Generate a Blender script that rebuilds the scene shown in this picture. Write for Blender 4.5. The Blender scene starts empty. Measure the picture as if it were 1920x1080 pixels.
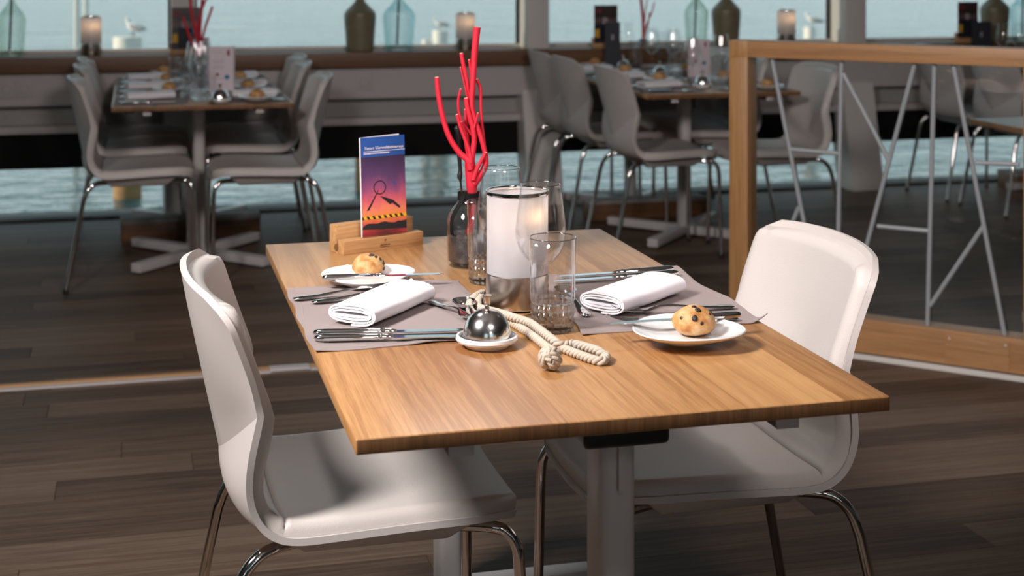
import bpy, bmesh, math, random
from math import sin, cos, pi, sqrt
from mathutils import Vector, Matrix, noise
random.seed(7)
S = bpy.context.scene
COL = S.collection

# ------------------------------------------------------------------ camera, sky, sun, lamps, exposure
TH = 0.2503; HC = 1.35; FPX = 2774.4; YH = -76.9
cs, sn = cos(TH), sin(TH)
cam_d = bpy.data.cameras.new('camera'); cam = bpy.data.objects.new('camera', cam_d); COL.objects.link(cam)
cam.location = (0, 0, HC); cam.rotation_euler = (pi/2, 0, -TH)
cam_d.sensor_width = 36; cam_d.lens = FPX/1920*36; cam_d.shift_y = -(540 - YH)/1920
cam_d.clip_start = .05; cam_d.clip_end = 900
cam_d.dof.use_dof = True; cam_d.dof.focus_distance = 2.5; cam_d.dof.aperture_fstop = 5.3
S.camera = cam

world = bpy.data.worlds.new('sky'); S.world = world; world.use_nodes = True
wn = world.node_tree; wn.nodes.clear()
w_out = wn.nodes.new('ShaderNodeOutputWorld'); w_bg = wn.nodes.new('ShaderNodeBackground')
w_tc = wn.nodes.new('ShaderNodeTexCoord'); w_sep = wn.nodes.new('ShaderNodeSeparateXYZ'); w_cr = wn.nodes.new('ShaderNodeValToRGB')
wn.links.new(w_tc.outputs['Generated'], w_sep.inputs[0]); wn.links.new(w_sep.outputs['Z'], w_cr.inputs[0])
w_cr.color_ramp.elements[0].position = 0.0; w_cr.color_ramp.elements[0].color = (.73, .855, .875, 1)
w_cr.color_ramp.elements[1].position = 0.8; w_cr.color_ramp.elements[1].color = (.20, .33, .42, 1)
w_k = w_cr.color_ramp.elements.new(.25); w_k.color = (.47, .63, .69, 1)
wn.links.new(w_cr.outputs[0], w_bg.inputs[0]); w_bg.inputs[1].default_value = 1.27
wn.links.new(w_bg.outputs[0], w_out.inputs[0])

def lamp(name, kind, loc, target, energy, color, **kw):
    d = bpy.data.lights.new(name, kind); d.energy = energy; d.color = color
    for k, v in kw.items(): setattr(d, k, v)
    o = bpy.data.objects.new(name, d); COL.objects.link(o); o.location = loc
    o.rotation_euler = (Vector(target) - Vector(loc)).to_track_quat('-Z', 'Y').to_euler()
    return o
lamp('sun', 'SUN', (-30, 7.2, 12), (0, 4.2, 0), 4.0, (1, .86, .66), angle=.02)
lamp('ceiling_spot', 'SPOT', (-.10, 3.30, 2.70), (.66, 2.25, .74), 45, (1, .95, .93), spot_size=math.radians(52), spot_blend=.7, shadow_soft_size=.10)
lamp('ceiling_spot', 'SPOT', (.98, 4.25, 2.75), (.60, 2.15, .74), 55, (1, .94, .90), spot_size=math.radians(40), spot_blend=.8, shadow_soft_size=.07)
lamp('photo_lamp', 'AREA', (-1.20, 1.60, 2.50), (.50, 2.20, .74), 78, (1, .935, .915), shape='DISK', size=.62, spread=math.radians(140))
lamp('bounce_fill', 'AREA', (.9, -1.6, 1.9), (.9, -.9, 2.9), 11, (1, .88, .84), shape='DISK', size=.5)  # added unseen lamp turned to the ceiling, warms the shaded sides
lamp('background_fill', 'SPOT', (1.1, .10, 2.80), (1.3, 7.6, .55), 420, (1, .87, .86), spot_size=math.radians(62), spot_blend=.6, shadow_soft_size=.4)  # added fill above the camera, brightens the tables and chairs by the window

vs = S.view_settings; vs.view_transform = 'Standard'; vs.look = 'None'; vs.gamma = 1; vs.use_curve_mapping = False; vs.exposure = 0.0
S.cycles.max_bounces = 12; S.cycles.transparent_max_bounces = 24; S.cycles.transmission_bounces = 10
S.cycles.caustics_reflective = False; S.cycles.caustics_refractive = False
S.cycles.use_denoising = True
S.cycles.sample_clamp_indirect = 6

# ------------------------------------------------------------------ projections used to place things on real planes
def tp(px, py, z=.74):
    Y = FPX*(HC - z)/(py - YH); X = (px - 960)*Y/FPX
    return Vector((X*cs + Y*sn, -X*sn + Y*cs, z))
def at(px, py, Y):
    X = (px - 960)*Y/FPX
    return Vector((X*cs + Y*sn, -X*sn + Y*cs, HC - (py - YH)*Y/FPX))

# ------------------------------------------------------------------ materials
MATS = {}
def nodes_of(name):
    m = bpy.data.materials.new(name); m.use_nodes = True
    nt = m.node_tree; nt.nodes.clear()
    out = nt.nodes.new('ShaderNodeOutputMaterial')
    MATS[name] = m
    return m, nt, out
def N(nt, t, **kw):
    n = nt.nodes.new(t)
    for k, v in kw.items():
        if k in n.inputs: n.inputs[k].default_value = v
        else: setattr(n, k, v)
    return n
def L(nt, a, b): nt.links.new(a, b)
def c4(c): return (c[0], c[1], c[2], 1)
def plain(name, color, rough=.5, metal=0, bump=0, bscale=200, var=0, vscale=30, spec=.5, coat=0, sheen=0, trans=0):
    m, nt, out = nodes_of(name)
    p = N(nt, 'ShaderNodeBsdfPrincipled'); p.inputs['Base Color'].default_value = c4(color)
    p.inputs['Roughness'].default_value = rough; p.inputs['Metallic'].default_value = metal
    p.inputs['Specular IOR Level'].default_value = spec; p.inputs['Coat Weight'].default_value = coat
    p.inputs['Sheen Weight'].default_value = sheen; p.inputs['Transmission Weight'].default_value = trans
    tc = N(nt, 'ShaderNodeTexCoord')
    if var:
        n = N(nt, 'ShaderNodeTexNoise'); n.inputs['Scale'].default_value = vscale; n.inputs['Detail'].default_value = 4
        mx = N(nt, 'ShaderNodeMix', data_type='RGBA'); L(nt, tc.outputs['Object'], n.inputs['Vector'])
        L(nt, n.outputs['Fac'], mx.inputs['Factor'])
        mx.inputs['A'].default_value = c4([min(1, v*(1 - var)) for v in color]); mx.inputs['B'].default_value = c4([min(1, v*(1 + var)) for v in color])
        for i in mx.inputs:
            if i.type == 'RGBA' and i.name == 'A': i.default_value = c4([v*(1 - var) for v in color])
            if i.type == 'RGBA' and i.name == 'B': i.default_value = c4([min(1, v*(1 + var)) for v in color])
        L(nt, [o for o in mx.outputs if o.type == 'RGBA'][0], p.inputs['Base Color'])
    if bump:
        n = N(nt, 'ShaderNodeTexNoise'); n.inputs['Scale'].default_value = bscale; n.inputs['Detail'].default_value = 3
        L(nt, tc.outputs['Object'], n.inputs['Vector'])
        b = N(nt, 'ShaderNodeBump'); b.inputs['Strength'].default_value = bump; b.inputs['Distance'].default_value = .002
        L(nt, n.outputs['Fac'], b.inputs['Height']); L(nt, b.outputs[0], p.inputs['Normal'])
    L(nt, p.outputs[0], out.inputs[0])
    return m
def wood(name, dark, mid, light, axis='y', rough=.42, grain=1.0, hue=.12, ring=9, spec=.5):
    """long-grain wood; every object draws its own offset and tone"""
    m, nt, out = nodes_of(name)
    p = N(nt, 'ShaderNodeBsdfPrincipled'); p.inputs['Specular IOR Level'].default_value = spec
    tc = N(nt, 'ShaderNodeTexCoord'); oi = N(nt, 'ShaderNodeObjectInfo')
    mul = N(nt, 'ShaderNodeMath', operation='MULTIPLY'); mul.inputs[1].default_value = 37.7; L(nt, oi.outputs['Random'], mul.inputs[0])
    cmb = N(nt, 'ShaderNodeCombineXYZ')
    for i in range(3): L(nt, mul.outputs[0], cmb.inputs[i])
    add = N(nt, 'ShaderNodeVectorMath', operation='ADD'); L(nt, tc.outputs['Object'], add.inputs[0]); L(nt, cmb.outputs[0], add.inputs[1])
    mp = N(nt, 'ShaderNodeMapping'); L(nt, add.outputs[0], mp.inputs[0])
    sc = {'x': (.028, 1, 1), 'y': (1, .028, 1), 'z': (1, 1, .028)}[axis]
    mp.inputs['Scale'].default_value = sc
    n1 = N(nt, 'ShaderNodeTexNoise'); n1.inputs['Scale'].default_value = ring*2.2; n1.inputs['Detail'].default_value = 3; n1.inputs['Distortion'].default_value = 1.6
    L(nt, mp.outputs[0], n1.inputs['Vector'])
    n2 = N(nt, 'ShaderNodeTexNoise'); n2.inputs['Scale'].default_value = 420; n2.inputs['Detail'].default_value = 5; n2.inputs['Roughness'].default_value = .7
    L(nt, mp.outputs[0], n2.inputs['Vector'])
    wv = N(nt, 'ShaderNodeMath', operation='MULTIPLY'); wv.inputs[1].default_value = 26; L(nt, n1.outputs['Fac'], wv.inputs[0])
    si = N(nt, 'ShaderNodeMath', operation='SINE'); L(nt, wv.outputs[0], si.inputs[0])
    a1 = N(nt, 'ShaderNodeMath', operation='MULTIPLY_ADD'); a1.inputs[1].default_value = .10*grain; a1.inputs[2].default_value = .5; L(nt, si.outputs[0], a1.inputs[0])
    s2 = N(nt, 'ShaderNodeMath', operation='SUBTRACT'); s2.inputs[1].default_value = .5; L(nt, n2.outputs['Fac'], s2.inputs[0])
    a2 = N(nt, 'ShaderNodeMath', operation='MULTIPLY_ADD'); a2.inputs[1].default_value = .95*grain; L(nt, s2.outputs[0], a2.inputs[0]); L(nt, a1.outputs[0], a2.inputs[2])
    s3 = N(nt, 'ShaderNodeMath', operation='SUBTRACT'); s3.inputs[1].default_value = .5; L(nt, oi.outputs['Random'], s3.inputs[0])
    a3 = N(nt, 'ShaderNodeMath', operation='MULTIPLY_ADD'); a3.inputs[1].default_value = hue*2; L(nt, s3.outputs[0], a3.inputs[0]); L(nt, a2.outputs[0], a3.inputs[2])
    cr = N(nt, 'ShaderNodeValToRGB'); e = cr.color_ramp.elements
    e[0].position = .22; e[0].color = c4(dark); e[1].position = .8; e[1].color = c4(light)
    k = e.new(.5); k.color = c4(mid)
    L(nt, a3.outputs[0], cr.inputs[0]); L(nt, cr.outputs[0], p.inputs['Base Color'])
    b = N(nt, 'ShaderNodeBump'); b.inputs['Strength'].default_value = .25; b.inputs['Distance'].default_value = .0006
    L(nt, n2.outputs['Fac'], b.inputs['Height']); L(nt, b.outputs[0], p.inputs['Normal'])
    r = N(nt, 'ShaderNodeMath', operation='MULTIPLY_ADD'); r.inputs[1].default_value = .16; r.inputs[2].default_value = rough - .08
    L(nt, n2.outputs['Fac'], r.inputs[0]); L(nt, r.outputs[0], p.inputs['Roughness'])
    L(nt, p.outputs[0], out.inputs[0])
    return m
def thin_glass(name, tint=(1, 1, 1), refl=1.0, rough=0.0, edge=None):
    """thin clear glass: see-through plus a Fresnel reflection"""
    m, nt, out = nodes_of(name)
    t = N(nt, 'ShaderNodeBsdfTransparent'); t.inputs[0].default_value = c4(tint)
    g = N(nt, 'ShaderNodeBsdfGlossy'); g.inputs['Roughness'].default_value = rough; g.inputs['Color'].default_value = (1, 1, 1, 1)
    fr = N(nt, 'ShaderNodeFresnel'); ge = N(nt, 'ShaderNodeNewGeometry')
    io = N(nt, 'ShaderNodeMath', operation='MULTIPLY_ADD'); io.inputs[1].default_value = 1/1.5 - 1.5; io.inputs[2].default_value = 1.5
    L(nt, ge.outputs['Backfacing'], io.inputs[0]); L(nt, io.outputs[0], fr.inputs[0])      # same 1.5 glass met from either side
    mu = N(nt, 'ShaderNodeMath', operation='MULTIPLY'); mu.inputs[1].default_value = refl; L(nt, fr.outputs[0], mu.inputs[0])
    if edge:
        lw = N(nt, 'ShaderNodeLayerWeight'); lw.inputs[0].default_value = .35
        mx = N(nt, 'ShaderNodeMix', data_type='RGBA'); L(nt, lw.outputs['Facing'], mx.inputs['Factor'])
        for i in mx.inputs:
            if i.type == 'RGBA' and i.name == 'A': i.default_value = c4(tint)
            if i.type == 'RGBA' and i.name == 'B': i.default_value = c4(edge)
        L(nt, [o for o in mx.outputs if o.type == 'RGBA'][0], t.inputs[0])
    ms = N(nt, 'ShaderNodeMixShader'); L(nt, mu.outputs[0], ms.inputs[0]); L(nt, t.outputs[0], ms.inputs[1]); L(nt, g.outputs[0], ms.inputs[2])
    L(nt, ms.outputs[0], out.inputs[0])
    return m
def cut_glass(name):
    """thick crystal: real refraction, part of the light passing straight through"""
    m, nt, out = nodes_of(name)
    g = N(nt, 'ShaderNodeBsdfGlass'); g.inputs['IOR'].default_value = 1.5; g.inputs['Roughness'].default_value = 0; g.inputs['Color'].default_value = (.99, .99, 1, 1)
    t = N(nt, 'ShaderNodeBsdfTransparent')
    ms = N(nt, 'ShaderNodeMixShader'); ms.inputs[0].default_value = .50; L(nt, g.outputs[0], ms.inputs[1]); L(nt, t.outputs[0], ms.inputs[2])
    L(nt, ms.outputs[0], out.inputs[0]); return m
def glow(name, color, strength):
    m, nt, out = nodes_of(name)
    e = N(nt, 'ShaderNodeEmission'); e.inputs[0].default_value = c4(color); e.inputs[1].default_value = strength
    L(nt, e.outputs[0], out.inputs[0]); return m

oak = wood('oak_table', (.25, .108, .036), (.42, .215, .082), (.54, .30, .125), 'y', rough=.35, hue=.23, grain=.75)
oak_end = wood('oak_end_grain', (.10, .042, .014), (.165, .075, .026), (.23, .115, .045), 'z', rough=.5, hue=.10)
oak_x = wood('oak_block', (.30, .15, .055), (.47, .26, .11), (.58, .35, .16), 'x', rough=.5, hue=.05)
oak_dark = wood('oak_dark', (.085, .038, .014), (.145, .066, .026), (.20, .10, .042), 'x', rough=.45, hue=.05)
rail_wood = wood('rail_wood', (.27, .135, .055), (.40, .21, .09), (.50, .28, .13), 'x', rough=.42, hue=.04)
rail_wood_z = wood('rail_wood_upright', (.27, .135, .05), (.40, .21, .08), (.50, .28, .115), 'z', rough=.42, hue=.04)
plank_m = wood('floor_plank', (.055, .034, .022), (.118, .076, .050), (.19, .132, .094), 'x', rough=.52, hue=.20, grain=.9, spec=.12)
joint_m = plain('floor_joint', (.012, .009, .007), .8)
white_wall = plain('wall_paint', (.50, .47, .455), .6, var=.03, vscale=3)
frame_w = plain('window_frame_paint', (.66, .64, .60), .45)
recess_m = plain('recess_shade_lid_grey', (.36, .35, .33), .6)  # shade of the recess put into this grey; lids and outlets share it
sill_dark = plain('dark_threshold', (.07, .065, .06), .6)
black_m = plain('black_and_shade', (.004, .004, .004), .7, spec=.2)
dark_gasket = plain('window_gasket', (.012, .013, .013), .6)
ceil_m = plain('ceiling_paint', (.62, .60, .59), .8)
side_m = plain('side_wall_paint', (.50, .48, .46), .8)
shell_m = plain('chair_shell', (.54, .50, .475), .42, bump=.03, bscale=900)
leather_m = plain('cream_leather', (.55, .51, .48), .46, bump=.22, bscale=420, var=.02, vscale=12)
chrome = plain('chrome', (.62, .60, .58), .07, 1)
steel = plain('polished_steel', (.80, .79, .78), .09, 1)
rod_m = plain('rod_grey_paint', (.32, .345, .36), .4)
dome_m = plain('worn_steel', (.80, .79, .78), .17, 1, bump=.04, bscale=60)
brushed = plain('brushed_steel', (.60, .55, .50), .24, 1, bump=.05, bscale=300)
table_metal = plain('table_leg_paint', (.56, .53, .515), .4)
black_plastic = plain('black_plastic', (.012, .012, .013), .38)
porcelain = plain('porcelain', (.82, .80, .79), .12, coat=.3)
linen = plain('white_linen', (.86, .84, .87), .85, bump=.25, bscale=700, sheen=.2)
mat_m = plain('taupe_cloth', (.31, .255, .245), .9, bump=.5, bscale=1500, var=.07, vscale=900)
red_m = plain('red_branch_paint', (.58, .006, .028), .55, bump=.5, bscale=600, var=.12, vscale=300)
pale_cut = plain('cut_wood', (.75, .60, .42), .7)
rope_m = plain('natural_rope', (.52, .455, .375), .9, bump=.6, bscale=900, var=.12, vscale=500)
gravel_m = plain('dark_gravel', (.045, .036, .036), .6, bump=.8, bscale=500, var=.5, vscale=700)
wine_glass_m = thin_glass('wine_glass', (.995, .995, .995), 1.0, edge=(.955, .96, .96))
crystal_wall_m = thin_glass('crystal_wall', (.985, .985, .99), 2.2, edge=(.85, .86, .88))
rim_m = thin_glass('glass_rim', (.55, .56, .57), 2.5)
window_glass = thin_glass('window_glass', (.97, .985, .98), .5)
rail_glass = thin_glass('balustrade_glass', (.97, .98, .98), .7)
jar_glass = thin_glass('jar_glass', (.99, .99, .985), 1.0, edge=(.88, .88, .85))
tumbler_m = cut_glass('cut_crystal')
green_glass = thin_glass('green_bottle_glass', (.955, .98, .965), 1.0, edge=(.64, .74, .67))
aqua_glass = thin_glass('aqua_bottle_glass', (.95, .985, .988), 1.0, edge=(.62, .79, .80))
olive_m = plain('olive_bottle', (.20, .175, .105), .35, var=.3, vscale=14)
stalk_m = plain('dark_stalk', (.025, .03, .018), .7)
acrylic_m = thin_glass('acrylic', (.93, .94, .94), 1.0)
flame_m = glow('candle_flame', (1, .62, .30), 10)
wax_m = plain('candle_wax', (.80, .74, .66), .5)
m, nt, out = nodes_of('frosted_glass')
d_ = N(nt, 'ShaderNodeBsdfDiffuse'); d_.inputs[0].default_value = (.66, .645, .67, 1)
t_ = N(nt, 'ShaderNodeBsdfTranslucent'); t_.inputs[0].default_value = (.84, .83, .85, 1)
g_ = N(nt, 'ShaderNodeBsdfGlossy'); g_.inputs['Roughness'].default_value = .25
ms_ = N(nt, 'ShaderNodeMixShader'); ms_.inputs[0].default_value = .5; L(nt, d_.outputs[0], ms_.inputs[1]); L(nt, t_.outputs[0], ms_.inputs[2])
mg_ = N(nt, 'ShaderNodeMixShader'); mg_.inputs[0].default_value = .05; L(nt, ms_.outputs[0], mg_.inputs[1]); L(nt, g_.outputs[0], mg_.inputs[2])
L(nt, mg_.outputs[0], out.inputs[0]); frosted = m
# bread crust
def crust(name, pale, gold, brown):
    m, nt, out = nodes_of(name)
    p = N(nt, 'ShaderNodeBsdfPrincipled'); p.inputs['Roughness'].default_value = .55
    tc = N(nt, 'ShaderNodeTexCoord'); n = N(nt, 'ShaderNodeTexNoise'); n.inputs['Scale'].default_value = 55; n.inputs['Detail'].default_value = 5
    L(nt, tc.outputs['Object'], n.inputs['Vector'])
    cr = N(nt, 'ShaderNodeValToRGB'); e = cr.color_ramp.elements
    e[0].position = .36; e[0].color = c4(pale); e[1].position = .68; e[1].color = c4(brown); k = e.new(.52); k.color = c4(gold)
    L(nt, n.outputs['Fac'], cr.inputs[0]); L(nt, cr.outputs[0], p.inputs['Base Color'])
    n2 = N(nt, 'ShaderNodeTexNoise'); n2.inputs['Scale'].default_value = 260; n2.inputs['Detail'].default_value = 4; L(nt, tc.outputs['Object'], n2.inputs['Vector'])
    b = N(nt, 'ShaderNodeBump'); b.inputs['Strength'].default_value = .5; b.inputs['Distance'].default_value = .002
    L(nt, n2.outputs['Fac'], b.inputs['Height']); L(nt, b.outputs[0], p.inputs['Normal'])
    L(nt, p.outputs[0], out.inputs[0]); return m
crust_m = crust('roll_crust', (.62, .42, .22), (.56, .29, .10), (.36, .14, .03))
raisin_m = plain('raisin', (.03, .012, .010), .45, bump=.6, bscale=400)
seed_m = plain('dark_seed', (.05, .032, .02), .6)
# lake
m, nt, out = nodes_of('lake_water')
p = N(nt, 'ShaderNodeBsdfPrincipled'); p.inputs['Base Color'].default_value = (.025, .085, .10, 1); p.inputs['Roughness'].default_value = .06; p.inputs['IOR'].default_value = 1.33
tc = N(nt, 'ShaderNodeTexCoord'); mp = N(nt, 'ShaderNodeMapping'); mp.inputs['Scale'].default_value = (.55, 1.0, 1); L(nt, tc.outputs['Object'], mp.inputs[0])
n1 = N(nt, 'ShaderNodeTexNoise'); n1.inputs['Scale'].default_value = 3.4; n1.inputs['Detail'].default_value = 4; n1.inputs['Roughness'].default_value = .6; L(nt, mp.outputs[0], n1.inputs['Vector'])
n2 = N(nt, 'ShaderNodeTexNoise'); n2.inputs['Scale'].default_value = .5; n2.inputs['Detail'].default_value = 2; L(nt, mp.outputs[0], n2.inputs['Vector'])
ad = N(nt, 'ShaderNodeMath', operation='MULTIPLY_ADD'); ad.inputs[1].default_value = 1.6; L(nt, n2.outputs['Fac'], ad.inputs[0]); L(nt, n1.outputs['Fac'], ad.inputs[2])
b = N(nt, 'ShaderNodeBump'); b.inputs['Strength'].default_value = 1.0; b.inputs['Distance'].default_value = .20
L(nt, ad.outputs[0], b.inputs['Height']); L(nt, b.outputs[0], p.inputs['Normal']); L(nt, p.outputs[0], out.inputs[0]); water_m = m
pile_m = plain('pile_white_paint', (.80, .76, .68), .6, var=.06, vscale=6)
pile_rust = plain('pile_rusty_base', (.40, .22, .09), .8, var=.4, vscale=9)
gull_w = plain('gull_white', (.82, .80, .78), .8)
gull_g = plain('gull_grey', (.30, .31, .33), .8)
paper_w = plain('white_paper', (.78, .74, .77), .6)
paper_pink = plain('menu_paper', (.66, .585, .63), .6)
ink_red = plain('dark_red_ink', (.22, .02, .03), .6)
ink_blue = plain('blue_ink', (.03, .17, .32), .6)
ink_grey = plain('grey_ink', (.36, .32, .35), .6)
ink_black = plain('black_ink', (.012, .010, .012), .6)
ink_brand = plain('burnt_brand', (.035, .014, .006), .8)
ink_white = plain('white_ink', (.85, .82, .86), .6)
ink_yellow = plain('yellow_ink', (.78, .42, .02), .6)
ink_header = plain('blue_header_ink', (.020, .085, .33), .45, var=.05, vscale=20)
navy_m = plain('navy_card', (.010, .013, .022), .6)

def gradient(name, stops, axis=2):
    """flat print whose colours run along the sheet's own height (UV v)"""
    m, nt, out = nodes_of(name)
    p = N(nt, 'ShaderNodeBsdfPrincipled'); p.inputs['Roughness'].default_value = .4
    uv = N(nt, 'ShaderNodeUVMap'); sp = N(nt, 'ShaderNodeSeparateXYZ'); L(nt, uv.outputs[0], sp.inputs[0])
    n = N(nt, 'ShaderNodeTexNoise'); n.inputs['Scale'].default_value = 3; n.inputs['Detail'].default_value = 4; L(nt, uv.outputs[0], n.inputs['Vector'])
    ad = N(nt, 'ShaderNodeMath', operation='MULTIPLY_ADD'); ad.inputs[1].default_value = .22; L(nt, n.outputs['Fac'], ad.inputs[0])
    sb = N(nt, 'ShaderNodeMath', operation='SUBTRACT'); sb.inputs[1].default_value = .11; L(nt, sp.outputs['Y'], ad.inputs[2]); L(nt, ad.outputs[0], sb.inputs[0])
    cr = N(nt, 'ShaderNodeValToRGB'); e = cr.color_ramp.elements
    e[0].position, e[0].color = stops[0][0], c4(stops[0][1]); e[1].position, e[1].color = stops[-1][0], c4(stops[-1][1])
    for pos, c in stops[1:-1]:
        k = e.new(pos); k.color = c4(c)
    L(nt, sb.outputs[0], cr.inputs[0]); L(nt, cr.outputs[0], p.inputs['Base Color']); L(nt, p.outputs[0], out.inputs[0]); return m
sunset = gradient('sunset_print', [(0, (.25, .02, .03)), (.10, (.55, .08, .06)), (.20, (.80, .25, .07)), (.27, (.78, .22, .13)), (.36, (.62, .11, .15)), (.48, (.26, .07, .17)), (.60, (.10, .045, .13)), (.78, (.045, .025, .07)), (1, (.035, .02, .05))])
photo_m = gradient('photo_print', [(0, (.03, .02, .03)), (.25, (.006, .006, .012)), (.5, (.015, .012, .02)), (.62, (.16, .09, .08)), (.72, (.035, .02, .02)), (1, (.05, .03, .025))])

# ------------------------------------------------------------------ mesh helpers
class M:
    def __init__(s): s.v = []; s.f = []; s.uv = {}
    def add(s, v, f, mtx=None):
        o = len(s.v)
        s.v += [tuple((mtx @ Vector(p)) if mtx else p) for p in v]; s.f += [tuple(i + o for i in q) for q in f]
        return s
    def box(s, x0, x1, y0, y1, z0, z1, mtx=None):
        v = [(x, y, z) for z in (z0, z1) for y in (y0, y1) for x in (x0, x1)]
        return s.add(v, [(0, 2, 3, 1), (4, 5, 7, 6), (0, 1, 5, 4), (2, 6, 7, 3), (0, 4, 6, 2), (1, 3, 7, 5)], mtx)
    def build(s, name, mat, parent=None, smooth=35, bevel=0, segs=2):
        me = bpy.data.meshes.new(name)
        me.from_pydata(s.v, [], s.f); me.update()
        bm = bmesh.new(); bm.from_mesh(me)
        bmesh.ops.recalc_face_normals(bm, faces=bm.faces)
        if bevel:
            es = [e for e in bm.edges if len(e.link_faces) == 2 and e.calc_face_angle(0) > .5]
            bmesh.ops.bevel(bm, geom=es, offset=bevel, segments=segs, profile=.6, affect='EDGES', clamp_overlap=True)
        bm.to_mesh(me); bm.free()
        if smooth:
            me.polygons.foreach_set('use_smooth', [True]*len(me.polygons)); me.set_sharp_from_angle(angle=math.radians(smooth))
        me.materials.append(mat)
        o = bpy.data.objects.new(name, me); COL.objects.link(o)
        if parent: o.parent = parent
        return o
def lathe(prof, seg=32, mtx=None, mesh=None, wob=None):
    """revolve (r, z) points; a point with r = 0 closes the end"""
    mesh = mesh or M(); v = []; f = []; idx = []
    for r, z in prof:
        if r < 1e-6: idx.append([len(v)]); v.append((0, 0, z))
        else:
            idx.append(list(range(len(v), len(v) + seg)))
            for k in range(seg):
                a = 2*pi*k/seg; rr = r*(wob(a, z) if wob else 1); v.append((rr*cos(a), rr*sin(a), z))
    for a, b in zip(idx, idx[1:]):
        if len(a) == 1 and len(b) == 1: continue
        for k in range(seg):
            k2 = (k + 1) % seg
            if len(a) == 1: f.append((a[0], b[k], b[k2]))
            elif len(b) == 1: f.append((a[k], b[0], a[k2]))
            else: f.append((a[k], b[k], b[k2], a[k2]))
    return mesh.add(v, f, mtx)
def spline(pts, n=6, closed=False):
    """Catmull-Rom through points of any dimension"""
    P = [Vector(p) for p in pts]; out = []
    m = len(P); rng = range(m if closed else m - 1)
    for i in rng:
        p1, p2 = P[i], P[(i + 1) % m]
        p0 = P[i - 1] if (i > 0 or closed) else p1*2 - p2
        p3 = P[(i + 2) % m] if (i + 2 < m or closed) else p2*2 - p1
        for k in range(n):
            t = k/n
            out.append(((p1*2) + (p2 - p0)*t + (p0*2 - p1*5 + p2*4 - p3)*t*t + (p1*3 - p0 - p2*3 + p3)*t*t*t)*.5)
    if not closed: out.append(P[-1])
    return out
def tube(pts, rad, seg=10, caps=True, mesh=None, flat=None):
    mesh = mesh or M(); P = [Vector(p) for p in pts]; n = len(P)
    R = rad if isinstance(rad, (list, tuple)) else [rad]*n
    v = []; f = []; prev = None
    for i in range(n):
        t = (P[min(i + 1, n - 1)] - P[max(i - 1, 0)]).normalized()
        if prev is None:
            a = Vector((0, 0, 1)) if abs(t.z) < .9 else Vector((1, 0, 0)); u = t.cross(a).normalized()
        else: u = (prev - t*prev.dot(t)).normalized()
        prev = u; w = t.cross(u)
        for k in range(seg):
            an = 2*pi*k/seg; v.append(tuple(P[i] + (u*cos(an) + w*sin(an))*R[i]))
    for i in range(n - 1):
        for k in range(seg): f.append((i*seg + k, i*seg + (k + 1) % seg, (i + 1)*seg + (k + 1) % seg, (i + 1)*seg + k))
    if caps: f.append(tuple(range(seg - 1, -1, -1))); f.append(tuple((n - 1)*seg + k for k in range(seg)))
    return mesh.add(v, f)
def loft(st, seg=10, mesh=None):
    """stations (x, y, z, half width along y, half thickness along z)"""
    mesh = mesh or M(); v = []; f = []
    for x, y, z, hw, ht in st:
        for k in range(seg):
            a = 2*pi*k/seg; v.append((x, y + hw*cos(a), z + ht*sin(a)))
    n = len(st)
    for i in range(n - 1):
        for k in range(seg): f.append((i*seg + k, i*seg + (k + 1) % seg, (i + 1)*seg + (k + 1) % seg, (i + 1)*seg + k))
    f.append(tuple(range(seg))); f.append(tuple((n - 1)*seg + k for k in range(seg - 1, -1, -1)))
    return mesh.add(v, f)
def plate_poly(poly, t, mesh=None, mtx=None):
    """flat outline in x/z given thickness t along +y"""
    mesh = mesh or M(); n = len(poly)
    v = [(x, 0, z) for x, z in poly] + [(x, t, z) for x, z in poly]
    f = [tuple(range(n)), tuple(range(2*n - 1, n - 1, -1))] + [(i, (i + 1) % n, n + (i + 1) % n, n + i) for i in range(n)]
    return mesh.add(v, f, mtx)
def sheet(grid_t, grid_b, mesh=None):
    """closed solid from a top grid and a bottom grid of the same size"""
    mesh = mesh or M(); nr, nc = len(grid_t), len(grid_t[0]); v = [p for r in grid_t for p in r] + [p for r in grid_b for p in r]; o = nr*nc; f = []
    for i in range(nr - 1):
        for j in range(nc - 1):
            a, b, c, d = i*nc + j, i*nc + j + 1, (i + 1)*nc + j + 1, (i + 1)*nc + j
            f.append((a, b, c, d)); f.append((o + d, o + c, o + b, o + a))
    ring = [j for j in range(nc)] + [i*nc + nc - 1 for i in range(1, nr)] + [(nr - 1)*nc + j for j in range(nc - 2, -1, -1)] + [i*nc for i in range(nr - 2, 0, -1)]
    for k in range(len(ring)):
        a, b = ring[k], ring[(k + 1) % len(ring)]; f.append((b, a, o + a, o + b))
    return mesh.add([tuple(p) for p in v], f)
def uv_planar(o, x0, x1, z0, z1):
    me = o.data; uv = me.uv_layers.new(name='UVMap')
    for l in me.loops:
        p = me.vertices[l.vertex_index].co
        uv.data[l.index].uv = ((p.x - x0)/(x1 - x0), (p.z - z0)/(z1 - z0))

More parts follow.
